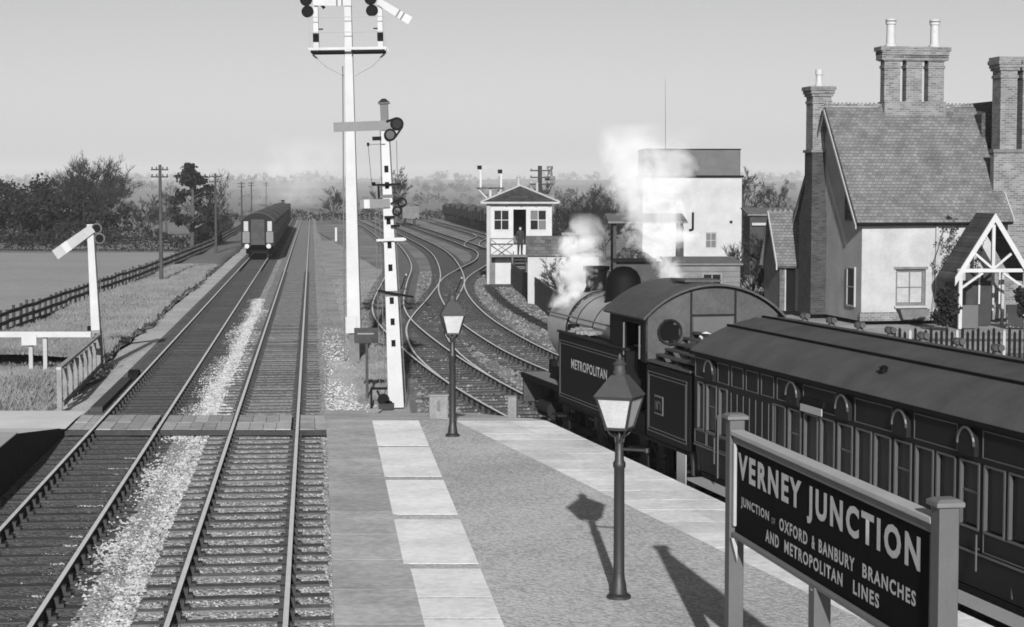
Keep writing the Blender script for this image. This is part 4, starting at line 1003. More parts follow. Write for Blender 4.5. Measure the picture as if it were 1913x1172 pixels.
# roof
rf = MB(); ov = .28
def slope(y0, z0, y1, z1, x0, x1, th=.12):
    d = Vector((0, y1-y0, z1-z0)).normalized(); nrm = Vector((0, -d.z, d.y)); 
    if nrm.z < 0: nrm = -nrm
    n_ = nrm*th
    rf.hexa([(x0,y0,z0),(x1,y0,z0),(x1,y1,z1),(x0,y1,z1)], [(x0,y0+n_.y,z0+n_.z),(x1,y0+n_.y,z0+n_.z),(x1,y1+n_.y,z1+n_.z),(x0,y1+n_.y,z1+n_.z)])
k_ = (RZ-EZ)/(HD/2)
slope(-.22, EZ-.22*k_, HD/2, RZ, -ov, 5.45); slope(HD+.22, EZ-.22*k_, HD/2, RZ, -ov, 5.45)
roof_o = rf.build("roof", HR, ho)
mb = MB()
for i in range(38):
    x = -ov+.075+.15*i; mb.prism([(x-.07, RZ+.10), (x+.07, RZ+.10), (x+.07, RZ+.17), (x, RZ+.25), (x-.07, RZ+.17)], 'y', HD/2-.03, HD/2+.03)
tag(mb.build("ridge_crest", HB, roof_o), kind="stuff")
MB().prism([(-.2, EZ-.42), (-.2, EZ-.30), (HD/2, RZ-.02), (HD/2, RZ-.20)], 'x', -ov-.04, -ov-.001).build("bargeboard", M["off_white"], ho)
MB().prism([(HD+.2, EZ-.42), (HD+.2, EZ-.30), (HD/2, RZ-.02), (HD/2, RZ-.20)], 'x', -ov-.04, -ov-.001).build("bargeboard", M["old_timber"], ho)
MB().prism([(-.23, EZ-.20), (-.23, EZ-.05), (1.5, EZ+1.98), (1.5, EZ+1.72)], 'x', 5.452, 5.50).build("bargeboard", M["off_white"], ho)
MB().cyl((2.72, -.06, .0), (2.72, -.06, EZ-.3), .05, n=8).build("downpipe", M["off_white"], ho); MB().cyl((-ov, -.28, EZ-.26), (5.4, -.28, EZ-.22), .055, n=8).build("gutter", M["black"], ho)
# chimneys
def stack(x, y, z0, z1, wx, wy, name="chimney"):
    c = MB()
    c.box(x-wx/2, x+wx/2, y-wy/2, y+wy/2, z0, z1-.62)
    for k, (dz, g) in enumerate(((.62, .03), (.52, .0), (.36, .06), (.26, .10), (.14, .14))):
        nx = [.52, .36, .26, .14, 0][k]
        c.box(x-wx/2-g, x+wx/2+g, y-wy/2-g, y+wy/2+g, z1-dz, z1-nx)
    return c.build(name, HB, ho)
def pot(x, y, z, h, parent, r=.165, bands=True):
    MB().lathe([(r*1.3,0),(r*1.3,.08),(r,.12),(r*.9,h-.2),(r*1.15,h-.18),(r*1.15,h),(r*.7,h)], 14, (x, y, z)).build("chimney_pot", M["pot"], parent, True)
    if bands: MB().lathe([(r*1.18,0),(r*1.18,.05)], 14, (x, y, z+h-.10)).build("pot_band", M["old_timber"], parent)
g3 = None
for k in range(3):
    s_ = stack(2.2+.84*k, HD/2, RZ-.3, 9.55, .60, .40); g3 = s_ if k == 0 else g3
cb = MB().box(2.2-.5, 2.2+1.68+.5, HD/2-.36, HD/2+.36, 9.551, 9.70).build("chimney_cap", HB, ho)
MB().box(2.2-.44, 2.2+1.68+.44, HD/2-.30, HD/2+.30, 9.22, 9.50).build("chimney_collar", HB, ho); MB().box(2.2-.332, 2.2+1.68+.332, HD/2-.332, HD/2+.332, RZ-.3, RZ+.28).build("chimney_base", HB, ho)
pot(2.2, HD/2, 9.70, 1.0, ho); pot(3.88, HD/2, 9.70, 1.0, ho)
CY = 4.25
lc = stack(-.13, CY, 5.2, 8.3, .70, .74); pot(-.13, CY, 8.3, .62, ho, .12, False); MB().lathe([(.13,0),(.13,.12)],12,(-.13,CY,8.3+.5)).build("pot_band", M["black"], ho)
MB().box(-.58, -.002, CY-.62, CY+.75, 0, 3.6).hexa([(-.58,CY-.62,3.601),(-.002,CY-.62,3.601),(-.002,CY+.75,3.601),(-.58,CY+.75,3.601)], [(-.50,CY-.42,4.4),(-.002,CY-.42,4.4),(-.002,CY+.42,4.4),(-.50,CY+.42,4.4)]).box(-.50, -.002, CY-.42, CY+.42, 4.401, 5.9).build("chimney_breast", M["shade_brick"], ho)
MB().box(-.56, .24, CY-.47, CY+.47, 5.901, 6.0).build("shoulder_cap", M["old_timber"], ho)
# cross wing with its own stack, mostly out of frame
wall(5.05, 9.0, 0, 5.85, .55, .85, [], HB, "wing_wall", ho)
MB().box(5.0, 9.05, .49, .86, 5.851, 5.97).build("string_course", M["old_timber"], ho)
MB().hexa([(5.3,2.2,RZ-.2),(9,2.2,RZ-.2),(9,7,RZ-.2),(5.3,7,RZ-.2)],[(6.3,2.2,RZ+.35),(8.5,2.2,RZ+.35),(8.5,7,RZ+.35),(6.3,7,RZ+.35)]).box(5.3,9,2.2,7,4,RZ-.201).build("wing_roof", M["roof_dark"], ho)  # the unlit slope's shade is put in with darker tiles
for x in (5.62, 6.45, 7.28): stack(x, 1.0, 5.97, 9.1, .62, .7)
MB().box(5.2, 7.7, .55, 1.45, 9.101, 9.22).build("chimney_cap", HB, ho)
# timber porch
pc = thing("timber_porch", "white timbered gabled porch on the front of the station house", "porch", (16.15, 62.9, GZ-.12), R(6))
PW, PE, PA = 1.12, 1.90, 3.75
for s in (-1, 1):
    r_ = MB(); d = Vector((s*(PW+.22), PE-.35)); q = Vector((0, PA))
    r_.hexa([(d.x, -.12, d.y), (0, -.12, PA), (0, 1.7, PA), (d.x, 1.7, d.y)], [(d.x, -.12, d.y+.12), (0, -.12, PA+.12), (0, 1.7, PA+.12), (d.x, 1.7, d.y+.12)])
    r_.build("roof_slope", M["roof_dark"], pc)
    MB().prism([(s*(PW+.24), PE-.45), (s*(PW+.24), PE-.16), (0, PA+.14), (0, PA-.16)], 'y', -.19, -.125).build("bargeboard", M["white"], pc)
    MB().box(s*PW-.06, s*PW+.06, -.06, .06, 0, PE).build("post", M["white"], pc); MB().box(s*(PW-.30)-.045, s*(PW-.30)+.045, 1.2, 1.3, 0, PE).build("post", M["off_white"], pc)
    MB().bar((s*PW, 0, PE-.55), (s*.35, 0, PE-.02), .08, .08).build("brace", M["white"], pc)
    MB().bar((s*.05, -.02, PE+.15), (s*.62, -.02, PE+.62), .075, .08).build("brace", M["white"], pc)
MB().box(-PW-.1, PW+.1, -.07, .07, PE, PE+.12).build("tie_beam", M["white"], pc); MB().box(-.055, .055, -.06, .06, PE+.121, PA-.25).build("king_post", M["white"], pc)
for x in (-.72, .0, .72): MB().box(x-.03, x+.03, 1.25, 1.3, .75, PE).build("baluster", M["white"], pc)
MB().box(-PW+.07, -.5, -.05, .05, .02, .80).build("side_panel", M["grey_paint"], pc); MB().box(.5, PW-.07, -.05, .05, .02, .80).build("side_panel", M["off_white"], pc)
MB().box(-PW, -PW+.08, .07, 1.6, 0, 1.7).build("side_screen", M["dark_timber"], pc)
MB().box(-.45, .45, 1.32, 1.38, 0, 1.95).build("door", M["dark_timber"], pc)
# small outbuilding left of the house
ob = thing("outbuilding", "small gabled outbuilding with pale bargeboard against the left of the station house", "outbuilding", (10.05, 70.3, GZ), R(6))
wall(0, 2.6, 0, 1.75, 0, .2, [(.25, .62, 0, 1.6)], M["render_wall"], "wall", ob); wall(0, 2.4, 0, 1.75, 0, .2, [], M["old_timber"], "side_wall", ob, 'y')
MB().box(.25, .62, .12, .16, 0, 1.6).build("door", M["black"], ob)
MB().hexa([(-.15,-.2,1.62),(2.7,-.2,1.62),(2.7,1.2,3.62),(-.15,1.2,3.62)], [(-.15,-.28,1.70),(2.7,-.28,1.70),(2.7,1.14,3.72),(-.15,1.14,3.72)]).hexa([(-.15,2.6,1.62),(2.7,2.6,1.62),(2.7,1.2,3.62),(-.15,1.2,3.62)], [(-.15,2.68,1.70),(2.7,2.68,1.70),(2.7,1.26,3.72),(-.15,1.26,3.72)]).build("roof", HR, ob)
MB().prism([(0,1.75),(2.4,1.75),(1.2,3.55)], 'x', .0, .1).build("gable", M["old_timber"], ob); MB().prism([(-.25,1.55),(-.25,1.75),(1.2,3.75),(1.2,3.55)], 'x', -.2, -.151).build("bargeboard", M["off_white"], ob)
mb = MB()
for i in range(14): x = -.1+.2*i; mb.prism([(x-.08,3.70),(x+.08,3.70),(x,3.84)], 'y', 1.17, 1.23)
tag(mb.build("ridge_crest", HB, ob), kind="stuff")
# clapboard shed, water tower, coal shelter, hut
sh = thing("clapboard_shed", "low grey clapboard shed with a small two pane window behind the engine cab", "shed", (6.3, 75, .1), R(2))
wall(0, 2.85, 0, 2.42, 0, .08, [(1.32, 2.12, 1.55, 2.12)], M["clapboard"], "front_wall", sh)
for k in range(10):
    z = .12+.23*k
    for a, b in (((0, 2.85),) if z+.2 < 1.5 or z > 2.13 else ((0, 1.26), (2.18, 2.85))): MB().hexa([(a,-.035,z),(b,-.035,z),(b,-.001,z),(a,-.001,z)], [(a,-.012,z+.215),(b,-.012,z+.215),(b,-.001,z+.215),(a,-.001,z+.215)]).build("board", M["clapboard"], sh)
window(sh, 1.32, 2.12, 1.55, 2.12, -.03, 2, 1, M["timber"], M["glass"])
MB().box(0, .08, .081, 2.4, 0, 2.4).build("side_wall", M["clapboard"], sh); MB().box(2.77, 2.85, .081, 2.4, 0, 2.4).build("side_wall", M["clapboard"], sh); MB().hexa([(-.1,-.15,2.43),(2.95,-.15,2.43),(2.95,2.5,2.62),(-.1,2.5,2.62)],[(-.1,-.15,2.50),(2.95,-.15,2.50),(2.95,2.5,2.69),(-.1,2.5,2.69)]).build("roof", M["old_timber"], sh)
br = thing("barrel", "dark upright barrel on the roof side of the clapboard shed", "barrel", (7.15, 77.5, 2.0)); MB().lathe([(.22,0),(.27,.35),(.22,.75)], 14).build("staves", M["dark_timber"], br, True); MB().lathe([(.255,.2),(.262,.26)],14).build("hoop", M["black"], br)
wt_ = thing("water_tower", "square white water tower with a dark iron tank on top, behind the engine steam", "water tower", (8.7, 125, .0), R(0))
wall(0, 6.6, 0, 6.36, 0, .4, [(4.2, 4.95, 1.65, 2.7)], M["limewash"], "front_wall", wt_); wall(.401, 6, 0, 6.36, 0, .4, [], M["limewash"], "side_wall", wt_, 'y'); wall(.401, 6, 0, 6.36, 6.2, 6.6, [], M["limewash"], "side_wall", wt_, 'y')
window(wt_, 4.2, 4.95, 1.65, 2.7, .06, 2, 2, M["off_white"], M["grey_paint"])
MB().box(-.12, 6.72, -.12, 6.2, 6.361, 6.50).build("girder", M["black"], wt_)
tk = MB().box(.1, 6.5, .1, 6, 6.501, 8.2).build("tank", M["tank_iron"], wt_)
for k in range(7): x = .1+6.4*k/6; MB().box(x-.04 if k else x, x+.04 if k < 6 else x, .06, .099, 6.52, 8.18).build("tank_flange", M["tank_iron"], tk)
MB().box(.05, 6.55, .04, 6.05, 8.201, 8.27).build("tank_rim", M["black"], wt_)
MB().cyl((3.35, -.08, 2.9), (3.35, -.08, 4.05), .07).cyl((3.35, -.08, 2.9), (3.1, -.08, 2.86), .07).build("pipe", M["black"], wt_); MB().cyl((5.9,-.03,3.4),(5.9,.0,3.4),.10).build("tie_plate", M["black"], wt_)
MB().cyl((1.55, .5, 8.2), (1.5, .5, 12.9), .03, .012, 6).build("mast", M["mid_paint"], wt_)
cs_ = thing("coal_stage", "dark open coal stage with a low roof half hidden by steam", "shelter", (5.4, 104, -.2), 0)
for x in (.3, 4.0): MB().box(x-.09, x+.09, -.09, .09, 0, 3.9).build("post", M["dark_timber"], cs_); MB().box(x-.09, x+.09, 2.4, 2.58, 0, 3.9).build("post", M["dark_timber"], cs_)
MB().hexa([(-.1,-.5,3.9),(4.3,-.5,3.9),(4.3,3,4.3),(-.1,3,4.3)],[(-.1,-.5,4.0),(4.3,-.5,4.0),(4.3,3,4.4),(-.1,3,4.4)]).build("roof", M["old_timber"], cs_)
MB().box(.4, 3.9, .2, 2.3, 0, 1.7).build("coal_bin", M["dark_timber"], cs_); MB().box(3.75,4.1,-.3,-.1,1.5,3.7).build("hose", M["dark_timber"], cs_); MB().box(.2,2.6,-.2,.15,1.75,1.95).build("beam", M["black"], cs_)
mb = MB(); lr = random.Random(2)
for _ in range(120):
    u = lr.uniform(-1, 1); mb.obox((1.4+u, 1.1+lr.uniform(-.6,.6), 1.7+.75*(1-u*u)*lr.random()), .3, .3, .3, lr.uniform(0,3), lr.uniform(0,3))
tag(mb.build("coal_heap", M["coal"], cs_), kind="stuff")
hu = thing("lamp_hut", "low white walled hut with grey roof and stone chimney beside the signal box", "hut", (.8, 95, -.25), R(0))
wall(0, 3.6, 0, 2.5, 0, .25, [], M["limewash"], "front_wall", hu); wall(.251, 2.6, 0, 2.5, 0, .25, [], M["limewash"], "side_wall", hu, 'y')
MB().hexa([(-.1,-.2,2.46),(3.7,-.2,2.46),(3.7,2.7,3.3),(-.1,2.7,3.3)],[(-.1,-.2,2.54),(3.7,-.2,2.54),(3.7,2.7,3.4),(-.1,2.7,3.4)]).build("roof", M["slate_mid"], hu); MB().box(1.78, 2.5, .3, .9, 2.55, 3.5).box(1.72, 2.56, .24, .96, 3.5, 3.62).build("chimney", M["house_brick"], hu)

# ------------------------------------------------------------------ signal box
sb = thing("signal_box", "timber signal box with white boarding, hipped slate roof and a stair landing", "signal box", (-1.42, 114.2, -.25), R(0))
BW, BD, BE, BF = 3.85, 4.6, 4.95, 2.55
wall(.0, BW, 0, BF-.7, 0, .12, [(.4, 1.35, 0, 1.6)], M["old_timber"], "lower_wall", sb); MB().box(.4, 1.35, .03, .08, .05, 1.6).build("door", M["white"], sb)
wall(0, BW, BF-.7, BF+.75, 0, .12, [(1.5, 2.28, BF-.1, BF+.75)], M["white"], "front_boarding", sb)
H_ = [(.28, 1.28, BF+.75, BE-.35), (1.5, 2.28, BF+.75, BE-.35), (2.48, 3.55, BF+.75, BE-.35)]
wall(0, BW, BF+.751, BE, 0, .12, H_, M["white"], "window_wall", sb)
window(sb, .28, 1.28, BF+.76, BE-.35, .02, 2, 2, M["white"], M["glass"], fw=.07); window(sb, 2.48, 3.55, BF+.76, BE-.35, .02, 2, 2, M["white"], [M["glass"], M["grey_paint"]], fw=.07)
wall(.121, BD, 0, BF-.7, 0, .12, [], M["old_timber"], "lower_side_wall", sb, 'y'); wall(.121, BD, BF-.69, BE, .0, .12, [(.4, 2.2, BF+.5, BE-.35), (2.4, 4.2, BF+.5, BE-.35)], M["off_white"], "upper_side_wall", sb, 'y')
window(sb, .4, 2.2, BF+.5, BE-.35, .02, 3, 2, M["white"], M["glass"], 'y'); window(sb, 2.4, 4.2, BF+.5, BE-.35, .02, 3, 2, M["white"], M["glass"], 'y')
wall(.121, BD, 0, BE, BW-.12, BW, [], M["old_timber"], "right_wall", sb, 'y'); wall(0, BW, 0, BE, BD, BD+.12, [], M["old_timber"], "rear_wall", sb)
MB().box(.13, BW-.13, .13, BD-.01, BF-.15, BF-.1).build("floor", M["old_timber"], sb)
o_ = .45; cx, cy = BW/2, BD/2
rr = MB(); cor = [(-o_,-o_),(BW+o_,-o_),(BW+o_,BD+o_),(-o_,BD+o_)]; ap = [(cx,cy-.35,BE+1.12),(cx,cy+.35,BE+1.12)]
P4 = [(x, y, BE+.12) for x, y in cor]
rr.poly([P4[0], P4[1], ap[0]]); rr.poly([P4[1], P4[2], ap[1], ap[0]]); rr.poly([P4[2], P4[3], ap[1]]); rr.poly([P4[3], P4[0], ap[0], ap[1]]); rr.poly(P4[::-1])
rr.build("roof", M["slate"], sb)
MB().bar(P4[0], ap[0], .14, .10).build("hip_tile", M["pot"], sb); MB().bar(P4[1], ap[0], .14, .10).build("hip_tile", M["pot"], sb)
MB().box(-o_, BW+o_, -o_-.03, -o_, BE+.0, BE+.119).build("fascia", M["off_white"], sb); MB().box(-o_-.03, -o_, -o_, BD+o_, BE+.0, BE+.119).build("fascia", M["off_white"], sb)
for x in (.1, 1.1, 2.0, 2.9, 3.7): MB().bar((x, -.02, BE-.18), (x, -o_+.02, BE+.03), .07).build("eaves_bracket", M["off_white"], sb)
MB().lathe([(.14,0),(.11,.1),(.11,.5),(.14,.52),(.03,.66)], 10, (cx-.1, cy-.35, BE+1.1)).build("finial", M["off_white"], sb, True); MB().cyl((cx+1.05,cy,BE+.5),(cx+1.05,cy,BE+1.3),.08).build("stove_pipe", M["off_white"], sb)
MB().box(-.12, .12, -.12, -.001, 0, BE).build("corner_post", M["off_white"], sb)
# landing with crossed rails and steps
ld = MB().box(.1, 1.5, -1.0, -.001, BF-.82, BF-.70).build("landing", M["old_timber"], sb)
MB().bar((.12,-.97,BF-.7),(1.48,-.97,BF+.25),.05).bar((.12,-.95,BF+.25),(1.48,-.95,BF-.7),.05).box(.08,1.5,-1.0,-.94,BF+.26,BF+.33).box(.08,.15,-1.0,-.94,BF-.7,BF+.26).build("landing_rail", M["old_timber"], sb)
MB().bar((2.3,-.97,BF+.1),(3.1,-.97,BF-.25),.05).bar((3.1,-.97,BF-.25),(3.8,-.97,BF+.25),.05).box(2.3,3.85,-1.0,-.94,BF+.26,BF+.33).box(3.78,3.85,-1.0,-.94,0,BF+.26).build("landing_rail", M["old_timber"], sb)
for k in range(9):
    MB().box(1.52, 2.25, -2.4+.19*k, -2.18+.19*k, .22*k, .22*k+.05).build("step", M["dark_timber"], sb)
MB().box(1.5, 1.52, -2.4, -.1, 0, .1).bar((1.5,-2.4,.0),(1.5,-.6,2.0),.05,.2).bar((2.27,-2.4,.0),(2.27,-.6,2.0),.05,.2).build("stringer", M["dark_timber"], sb)
for x in (.12, 1.45): MB().box(x-.05, x+.05, -.98, -.88, 0, BF-.82).build("landing_post", M["old_timber"], sb)
MB().box(1.5, 3.8, -1.0, -.001, BF-.82, BF-.70).build("landing", M["old_timber"], sb)

# signalman in the doorway
def person(label, loc, rz, h=1.72):
    root = thing("person", label, "person", loc, rz)
    k = h/1.75
    J = [("pelvis",0,0,.95,.17,.13),("waist",0,0,1.12,.16,.12),("chest",0,.0,1.33,.19,.13),("neck0",0,0,1.47,.09,.08),("neck",0,.0,1.53,.06,.06),
         ("sh_l",.17,0,1.43,.085,.085),("el_l",.24,.04,1.17,.06,.06),("wr_l",.17,-.12,.98,.045,.045),("ha_l",.13,-.16,.95,.04,.03),
         ("sh_r",-.17,0,1.43,.085,.085),("el_r",-.25,.02,1.17,.06,.06),("wr_r",-.24,-.10,.95,.045,.045),("ha_r",-.23,-.14,.88,.04,.03),
         ("hip_l",.09,0,.90,.10,.10),("kn_l",.10,-.02,.50,.075,.075),("an_l",.10,.02,.09,.055,.055),("toe_l",.12,-.14,.04,.045,.035),
         ("hip_r",-.09,0,.90,.10,.10),("kn_r",-.11,.0,.50,.075,.075),("an_r",-.12,.03,.09,.055,.055),("toe_r",-.15,-.13,.04,.045,.035)]
    ix = {j[0]: i for i, j in enumerate(J)}
    E_ = [("pelvis","waist"),("waist","chest"),("chest","neck0"),("neck0","neck"),("chest","sh_l"),("sh_l","el_l"),("el_l","wr_l"),("wr_l","ha_l"),("chest","sh_r"),("sh_r","el_r"),("el_r","wr_r"),("wr_r","ha_r"),
          ("pelvis","hip_l"),("hip_l","kn_l"),("kn_l","an_l"),("an_l","toe_l"),("pelvis","hip_r"),("hip_r","kn_r"),("kn_r","an_r"),("an_r","toe_r")]
    me = bpy.data.meshes.new("body"); me.from_pydata([(j[1]*k, j[2]*k, j[3]*k) for j in J], [(ix[a], ix[b]) for a, b in E_], [])
    o = link("body", me, root); me.materials.append(M["cloth_dark"])
    sk = o.modifiers.new("skin", 'SKIN'); o.modifiers.new("sub", 'SUBSURF').levels = 2; o.modifiers["sub"].render_levels = 2
    for i, j in enumerate(J): me.skin_vertices[0].data[i].radius = (j[4]*k, j[5]*k)
    me.skin_vertices[0].data[0].use_root = True
    hd = MB().lathe([(.03,-.01),(.055,.02),(.072,.08),(.078,.13),(.07,.18),(.05,.215),(.01,.23)], 14, (0, -.01, 1.53*k)).build("head", M["skin"], root, True)
    MB().lathe([(.095,.15),(.10,.165),(.085,.20),(.085,.235),(.03,.245)], 14, (0, .005, 1.53*k)).build("cap", M["cloth_dark"], hd, True)
    MB().obox((0,-.09,1.63*k),.022,.03,.04).build("nose", M["skin"], hd)
    return root
person("person in dark clothes and cap standing in the signal box doorway", (.50, 114.05, BF-.95), R(12))

# ------------------------------------------------------------------ telegraph poles
def pole(label, x, y, h, arms=2, r=.13):
    t = thing("telegraph_pole", label, "telegraph pole", (x, y, -.3), R(-6), "telegraph poles along the left fence")
    MB().cyl((0,0,0), (0,0,h), r, r*.7, 10).build("pole", M["dark_timber"], t, True)
    for k in range(arms):
        z = h-.35-.45*k; MB().box(-.55, .55, -.12, -.05, z, z+.09).build("crossarm", M["dark_timber"], t)
        ins = MB()
        for q in (-.48, -.2, .2, .48): ins.lathe([(.02,0),(.05,.02),(.05,.1),(.02,.14)], 6, (q, -.085, z+.09))
        tag(ins.build("insulators", M["grey_paint"], t), kind="stuff")
    return t
pole("nearest dark telegraph pole, left of the far train", -21.92, 117, 7.4)
pole("second telegraph pole along the fence, just left of the far train", -26.22, 166, 7.3)
pole("third telegraph pole seen above the far train roof", -38.6, 268, 7.0)
pole("fourth telegraph pole, thin in the haze behind the far train", -46.5, 335, 7.3)
pole("last telegraph pole in the haze near the far curve", -55.0, 420, 7.6)
mp = thing("marker_post", "small white marker post in the grass right of the main line", "post", (-19.8, 211, -.3)); MB().box(-.11,.11,-.08,.08,0,1.55).build("post", M["white"], mp); MB().box(-.13,.13,-.1,.1,1.551,1.62).build("cap", M["off_white"], mp)

# ------------------------------------------------------------------ trees, shrubs, hedges
def limb(mb, p, d, L_, r, n=4):
    q = p + d*L_; mb.cyl(p, q, r, r*.62, n); return q
def bare_tree(name, label, loc, H, spread, seed, nl=9, tw=.05, group=None, dense=7, lean=0.0, m=None, low=.25):
    H = H*.8; lr = random.Random(seed); t = thing(name, label, "tree", loc, 0, group); tr = MB(); cw = MB()
    def twigs(p, d, n, L_):
        for _ in range(n):
            v = (d + Vector((lr.uniform(-1,1), lr.uniform(-1,1), lr.uniform(-.5,.9)))*.9).normalized(); s = v.cross(Vector((lr.uniform(-1,1), lr.uniform(-1,1), lr.uniform(-1,1)))).normalized()*tw
            l = L_*lr.uniform(.5, 1.2); q = p + v*l*.5 + Vector((0,0,.08*l)); n0 = len(cw.v)
            cw.v += [tuple(p-s*.5), tuple(p+s*.5), tuple(p+v*l)]; cw.f.append((n0, n0+1, n0+2)); cw.mi.append(0)
            n0 = len(cw.v); v2 = (v+Vector((lr.uniform(-1,1), lr.uniform(-1,1), lr.uniform(-.3,.8)))*.7).normalized()
            cw.v += [tuple(q-s*.4), tuple(q+s*.4), tuple(q+v2*l*.6)]; cw.f.append((n0, n0+1, n0+2)); cw.mi.append(0)
    r0 = H*.026; fork = Vector((lean*H*.4, 0, H*.40)); tr.cyl((0,0,0), fork*.5, r0*1.25, r0, 8); tr.cyl(fork*.5, fork, r0, r0*.75, 8)
    top = Vector((lean*H*.7, 0, H*.78)); tr.cyl(fork, top, r0*.7, r0*.3, 6)
    rx, rz, cz = spread*H*.30, H*.40, H*.60
    for i in range(nl):
        a = i*2.39996 + lr.uniform(-.4, .4); el = math.asin(max(-1, min(1, 1-(1.75-.9*low)*(i+.5)/nl)))
        k = lr.uniform(.78, 1.06); q = Vector((math.cos(a)*math.cos(el)*rx*k, math.sin(a)*math.cos(el)*rx*k, cz + math.sin(el)*rz*k)); q.z = max(q.z, H*.12)
        b = Vector((0,0,0)).lerp(top, max(.18, min(.95, .35*q.z/H + lr.uniform(.12, .32)))) if low >= .2 else Vector((0,0,lr.uniform(.05,.4)*H))
        mid = b.lerp(q, .5) + Vector((0, 0, lr.uniform(.0, .10)*H)); 
        cw.cyl(b, mid, r0*.34, r0*.22, 4); cw.cyl(mid, q, r0*.22, r0*.08, 4); L1 = (q-b).length
        for j in range(6):
            u = lr.uniform(.25, 1); b2 = b.lerp(mid, u*2) if u < .5 else mid.lerp(q, u*2-1); d1 = (q-b).normalized()
            d2 = (d1 + Vector((lr.uniform(-1,1), lr.uniform(-1,1), lr.uniform(-.3,.9)))*.8).normalized(); L2 = L1*lr.uniform(.22, .42)
            q2 = limb(cw, b2, d2, L2, r0*.12, 3)
            for kk in range(4):
                b3 = b2.lerp(q2, lr.uniform(.3, 1)); d3 = (d2 + Vector((lr.uniform(-1,1), lr.uniform(-1,1), lr.uniform(-.3,.7)))*.8).normalized(); L3 = L2*lr.uniform(.4, .8)
                q3 = limb(cw, b3, d3, L3, r0*.05, 3); twigs(q3, d3, dense, L3*.8); twigs(b3.lerp(q3, .5), d3, dense//2, L3*.7)
    tr.build("trunk", M["bark"], t, True); cw.build("crown", m or M["twig"], t)
    if name.endswith(("shrub", "bush")): t["category"] = "shrub"
    return t
def leaf_cloud(mb, c, r, n, size, lr, squash=.8):
    for _ in range(n):
        v = Vector((lr.gauss(0,1), lr.gauss(0,1), lr.gauss(0,1))).normalized()*(lr.random()**.4)
        p = Vector(c) + Vector((v.x*r, v.y*r, v.z*r*squash)); a = Vector((lr.uniform(-1,1), lr.uniform(-1,1), lr.uniform(-1,1))).normalized(); b = a.cross(Vector((lr.uniform(-1,1), lr.uniform(-1,1), lr.uniform(-1,1)))).normalized()
        s = size*lr.uniform(.6, 1.4); n0 = len(mb.v); mb.v += [tuple(p-a*s), tuple(p+b*s*.8), tuple(p+a*s), tuple(p-b*s*.8)]; mb.f.append((n0, n0+1, n0+2, n0+3)); mb.mi.append(0)
def leafy_tree(name, label, loc, H, rad, seed, clumps=26, m=None, base=.3, group=None, n=110, size=.14, conic=False):
    lr = random.Random(seed); t = thing(name, label, "tree", loc, 0, group); tr = MB(); cw = MB()
    top = limb(tr, Vector((0,0,0)), Vector((.03,0,1)).normalized(), H*.6, H*.028, 8); limb(tr, top, Vector((0,0,1)), H*.36, H*.016, 6)
    for i in range(clumps):
        u = lr.uniform(base, 1.0); a = lr.uniform(0, 6.283); rr_ = rad*(1.15-u if conic else math.sin(math.pi*min(.97, .12+.86*u)))*lr.uniform(.35, 1.0)
        c = Vector((math.cos(a)*rr_, math.sin(a)*rr_, u*H*.96)); st_ = Vector((0, 0, max(H*.15, c.z-H*.12)))
        tr.cyl(st_, c, H*.008, H*.003, 4); leaf_cloud(cw, c, rad*lr.uniform(.20, .36), n, size, lr, .65)
    tr.build("trunk", M["bark"], t, True); cw.build("crown", m or M["evergreen"], t); return t
def hedge(name, label, p0, p1, h, wd, seed, m=None, dens=60, size=.18, cat="hedge"):
    lr = random.Random(seed); L_ = math.hypot(p1[0]-p0[0], p1[1]-p0[1]); mb = MB(); n = int(L_*dens); t = Vector((p1[0]-p0[0], p1[1]-p0[1], 0))/L_; s = Vector((t.y, -t.x, 0))
    ph = lr.uniform(0, 9)
    for _ in range(n):
        u = lr.random()*L_; hh = h*(.78+.16*math.sin(u*.33+ph)+.12*math.sin(u*.9+2*ph)); z = hh*lr.random()**.7; q = Vector((p0[0], p0[1], -.3)) + t*u + s*lr.gauss(0, wd*.35*(1.1-.5*z/h)); q.z += z
        a = Vector((lr.uniform(-1,1), lr.uniform(-1,1), lr.uniform(-.4,1.4))).normalized(); b = a.cross(Vector((lr.uniform(-1,1), lr.uniform(-1,1), lr.uniform(-1,1)))).normalized(); k = size*lr.uniform(.5, 1.5); n0 = len(mb.v)
        mb.v += [tuple(q-b*k*.35), tuple(q+b*k*.35), tuple(q+a*k*1.6)]; mb.f.append((n0, n0+1, n0+2)); mb.mi.append(0)
    core = MB(); N = max(4, int(L_/4))
    o = mb.build(name, m or M["hedge"]); return tag(o, label, cat)
# the wood on the left
lr = random.Random(31); wood = MB()
for i in range(80):
    x, y = lr.uniform(-84, -45), lr.uniform(196, 226); H = lr.uniform(5.4, 7.4)*(1 if x < -50 else .9)
    wood.cyl((x, y, -.3), (x, y, H*.8), .16, .05, 5)
    for k in range(13): leaf_cloud(wood, (x+lr.uniform(-2.2, 2.2), y+lr.uniform(-2, 2), lr.uniform(.12, .93)*H), lr.uniform(.7, 1.3), 44, .19, lr)
tag(wood.build("dense_wood", M["evergreen"]), "dense dark wood filling the far left behind the field hedge", "wood", kind="stuff")
bare_tree("spreading_tree", "large spreading bare tree rising above the dark wood", (-47.8, 214, -.3), 9.6, 1.75, 5, 26, dense=9, low=.8)
bare_tree("bare_tree", "bare rounded tree at the right end of the dark wood", (-44.2, 206, -.3), 7.0, 1.2, 8, 12, dense=9)
bare_tree("bare_tree", "low bare tree between the wood and the dark pine", (-41.5, 214, -.3), 5.4, 1.2, 12, 10, dense=7)
bare_tree("bare_tree", "thin bare tree just left of the nearest telegraph pole", (-43.5, 236, -.3), 6.4, 1.0, 19, 9, dense=6)
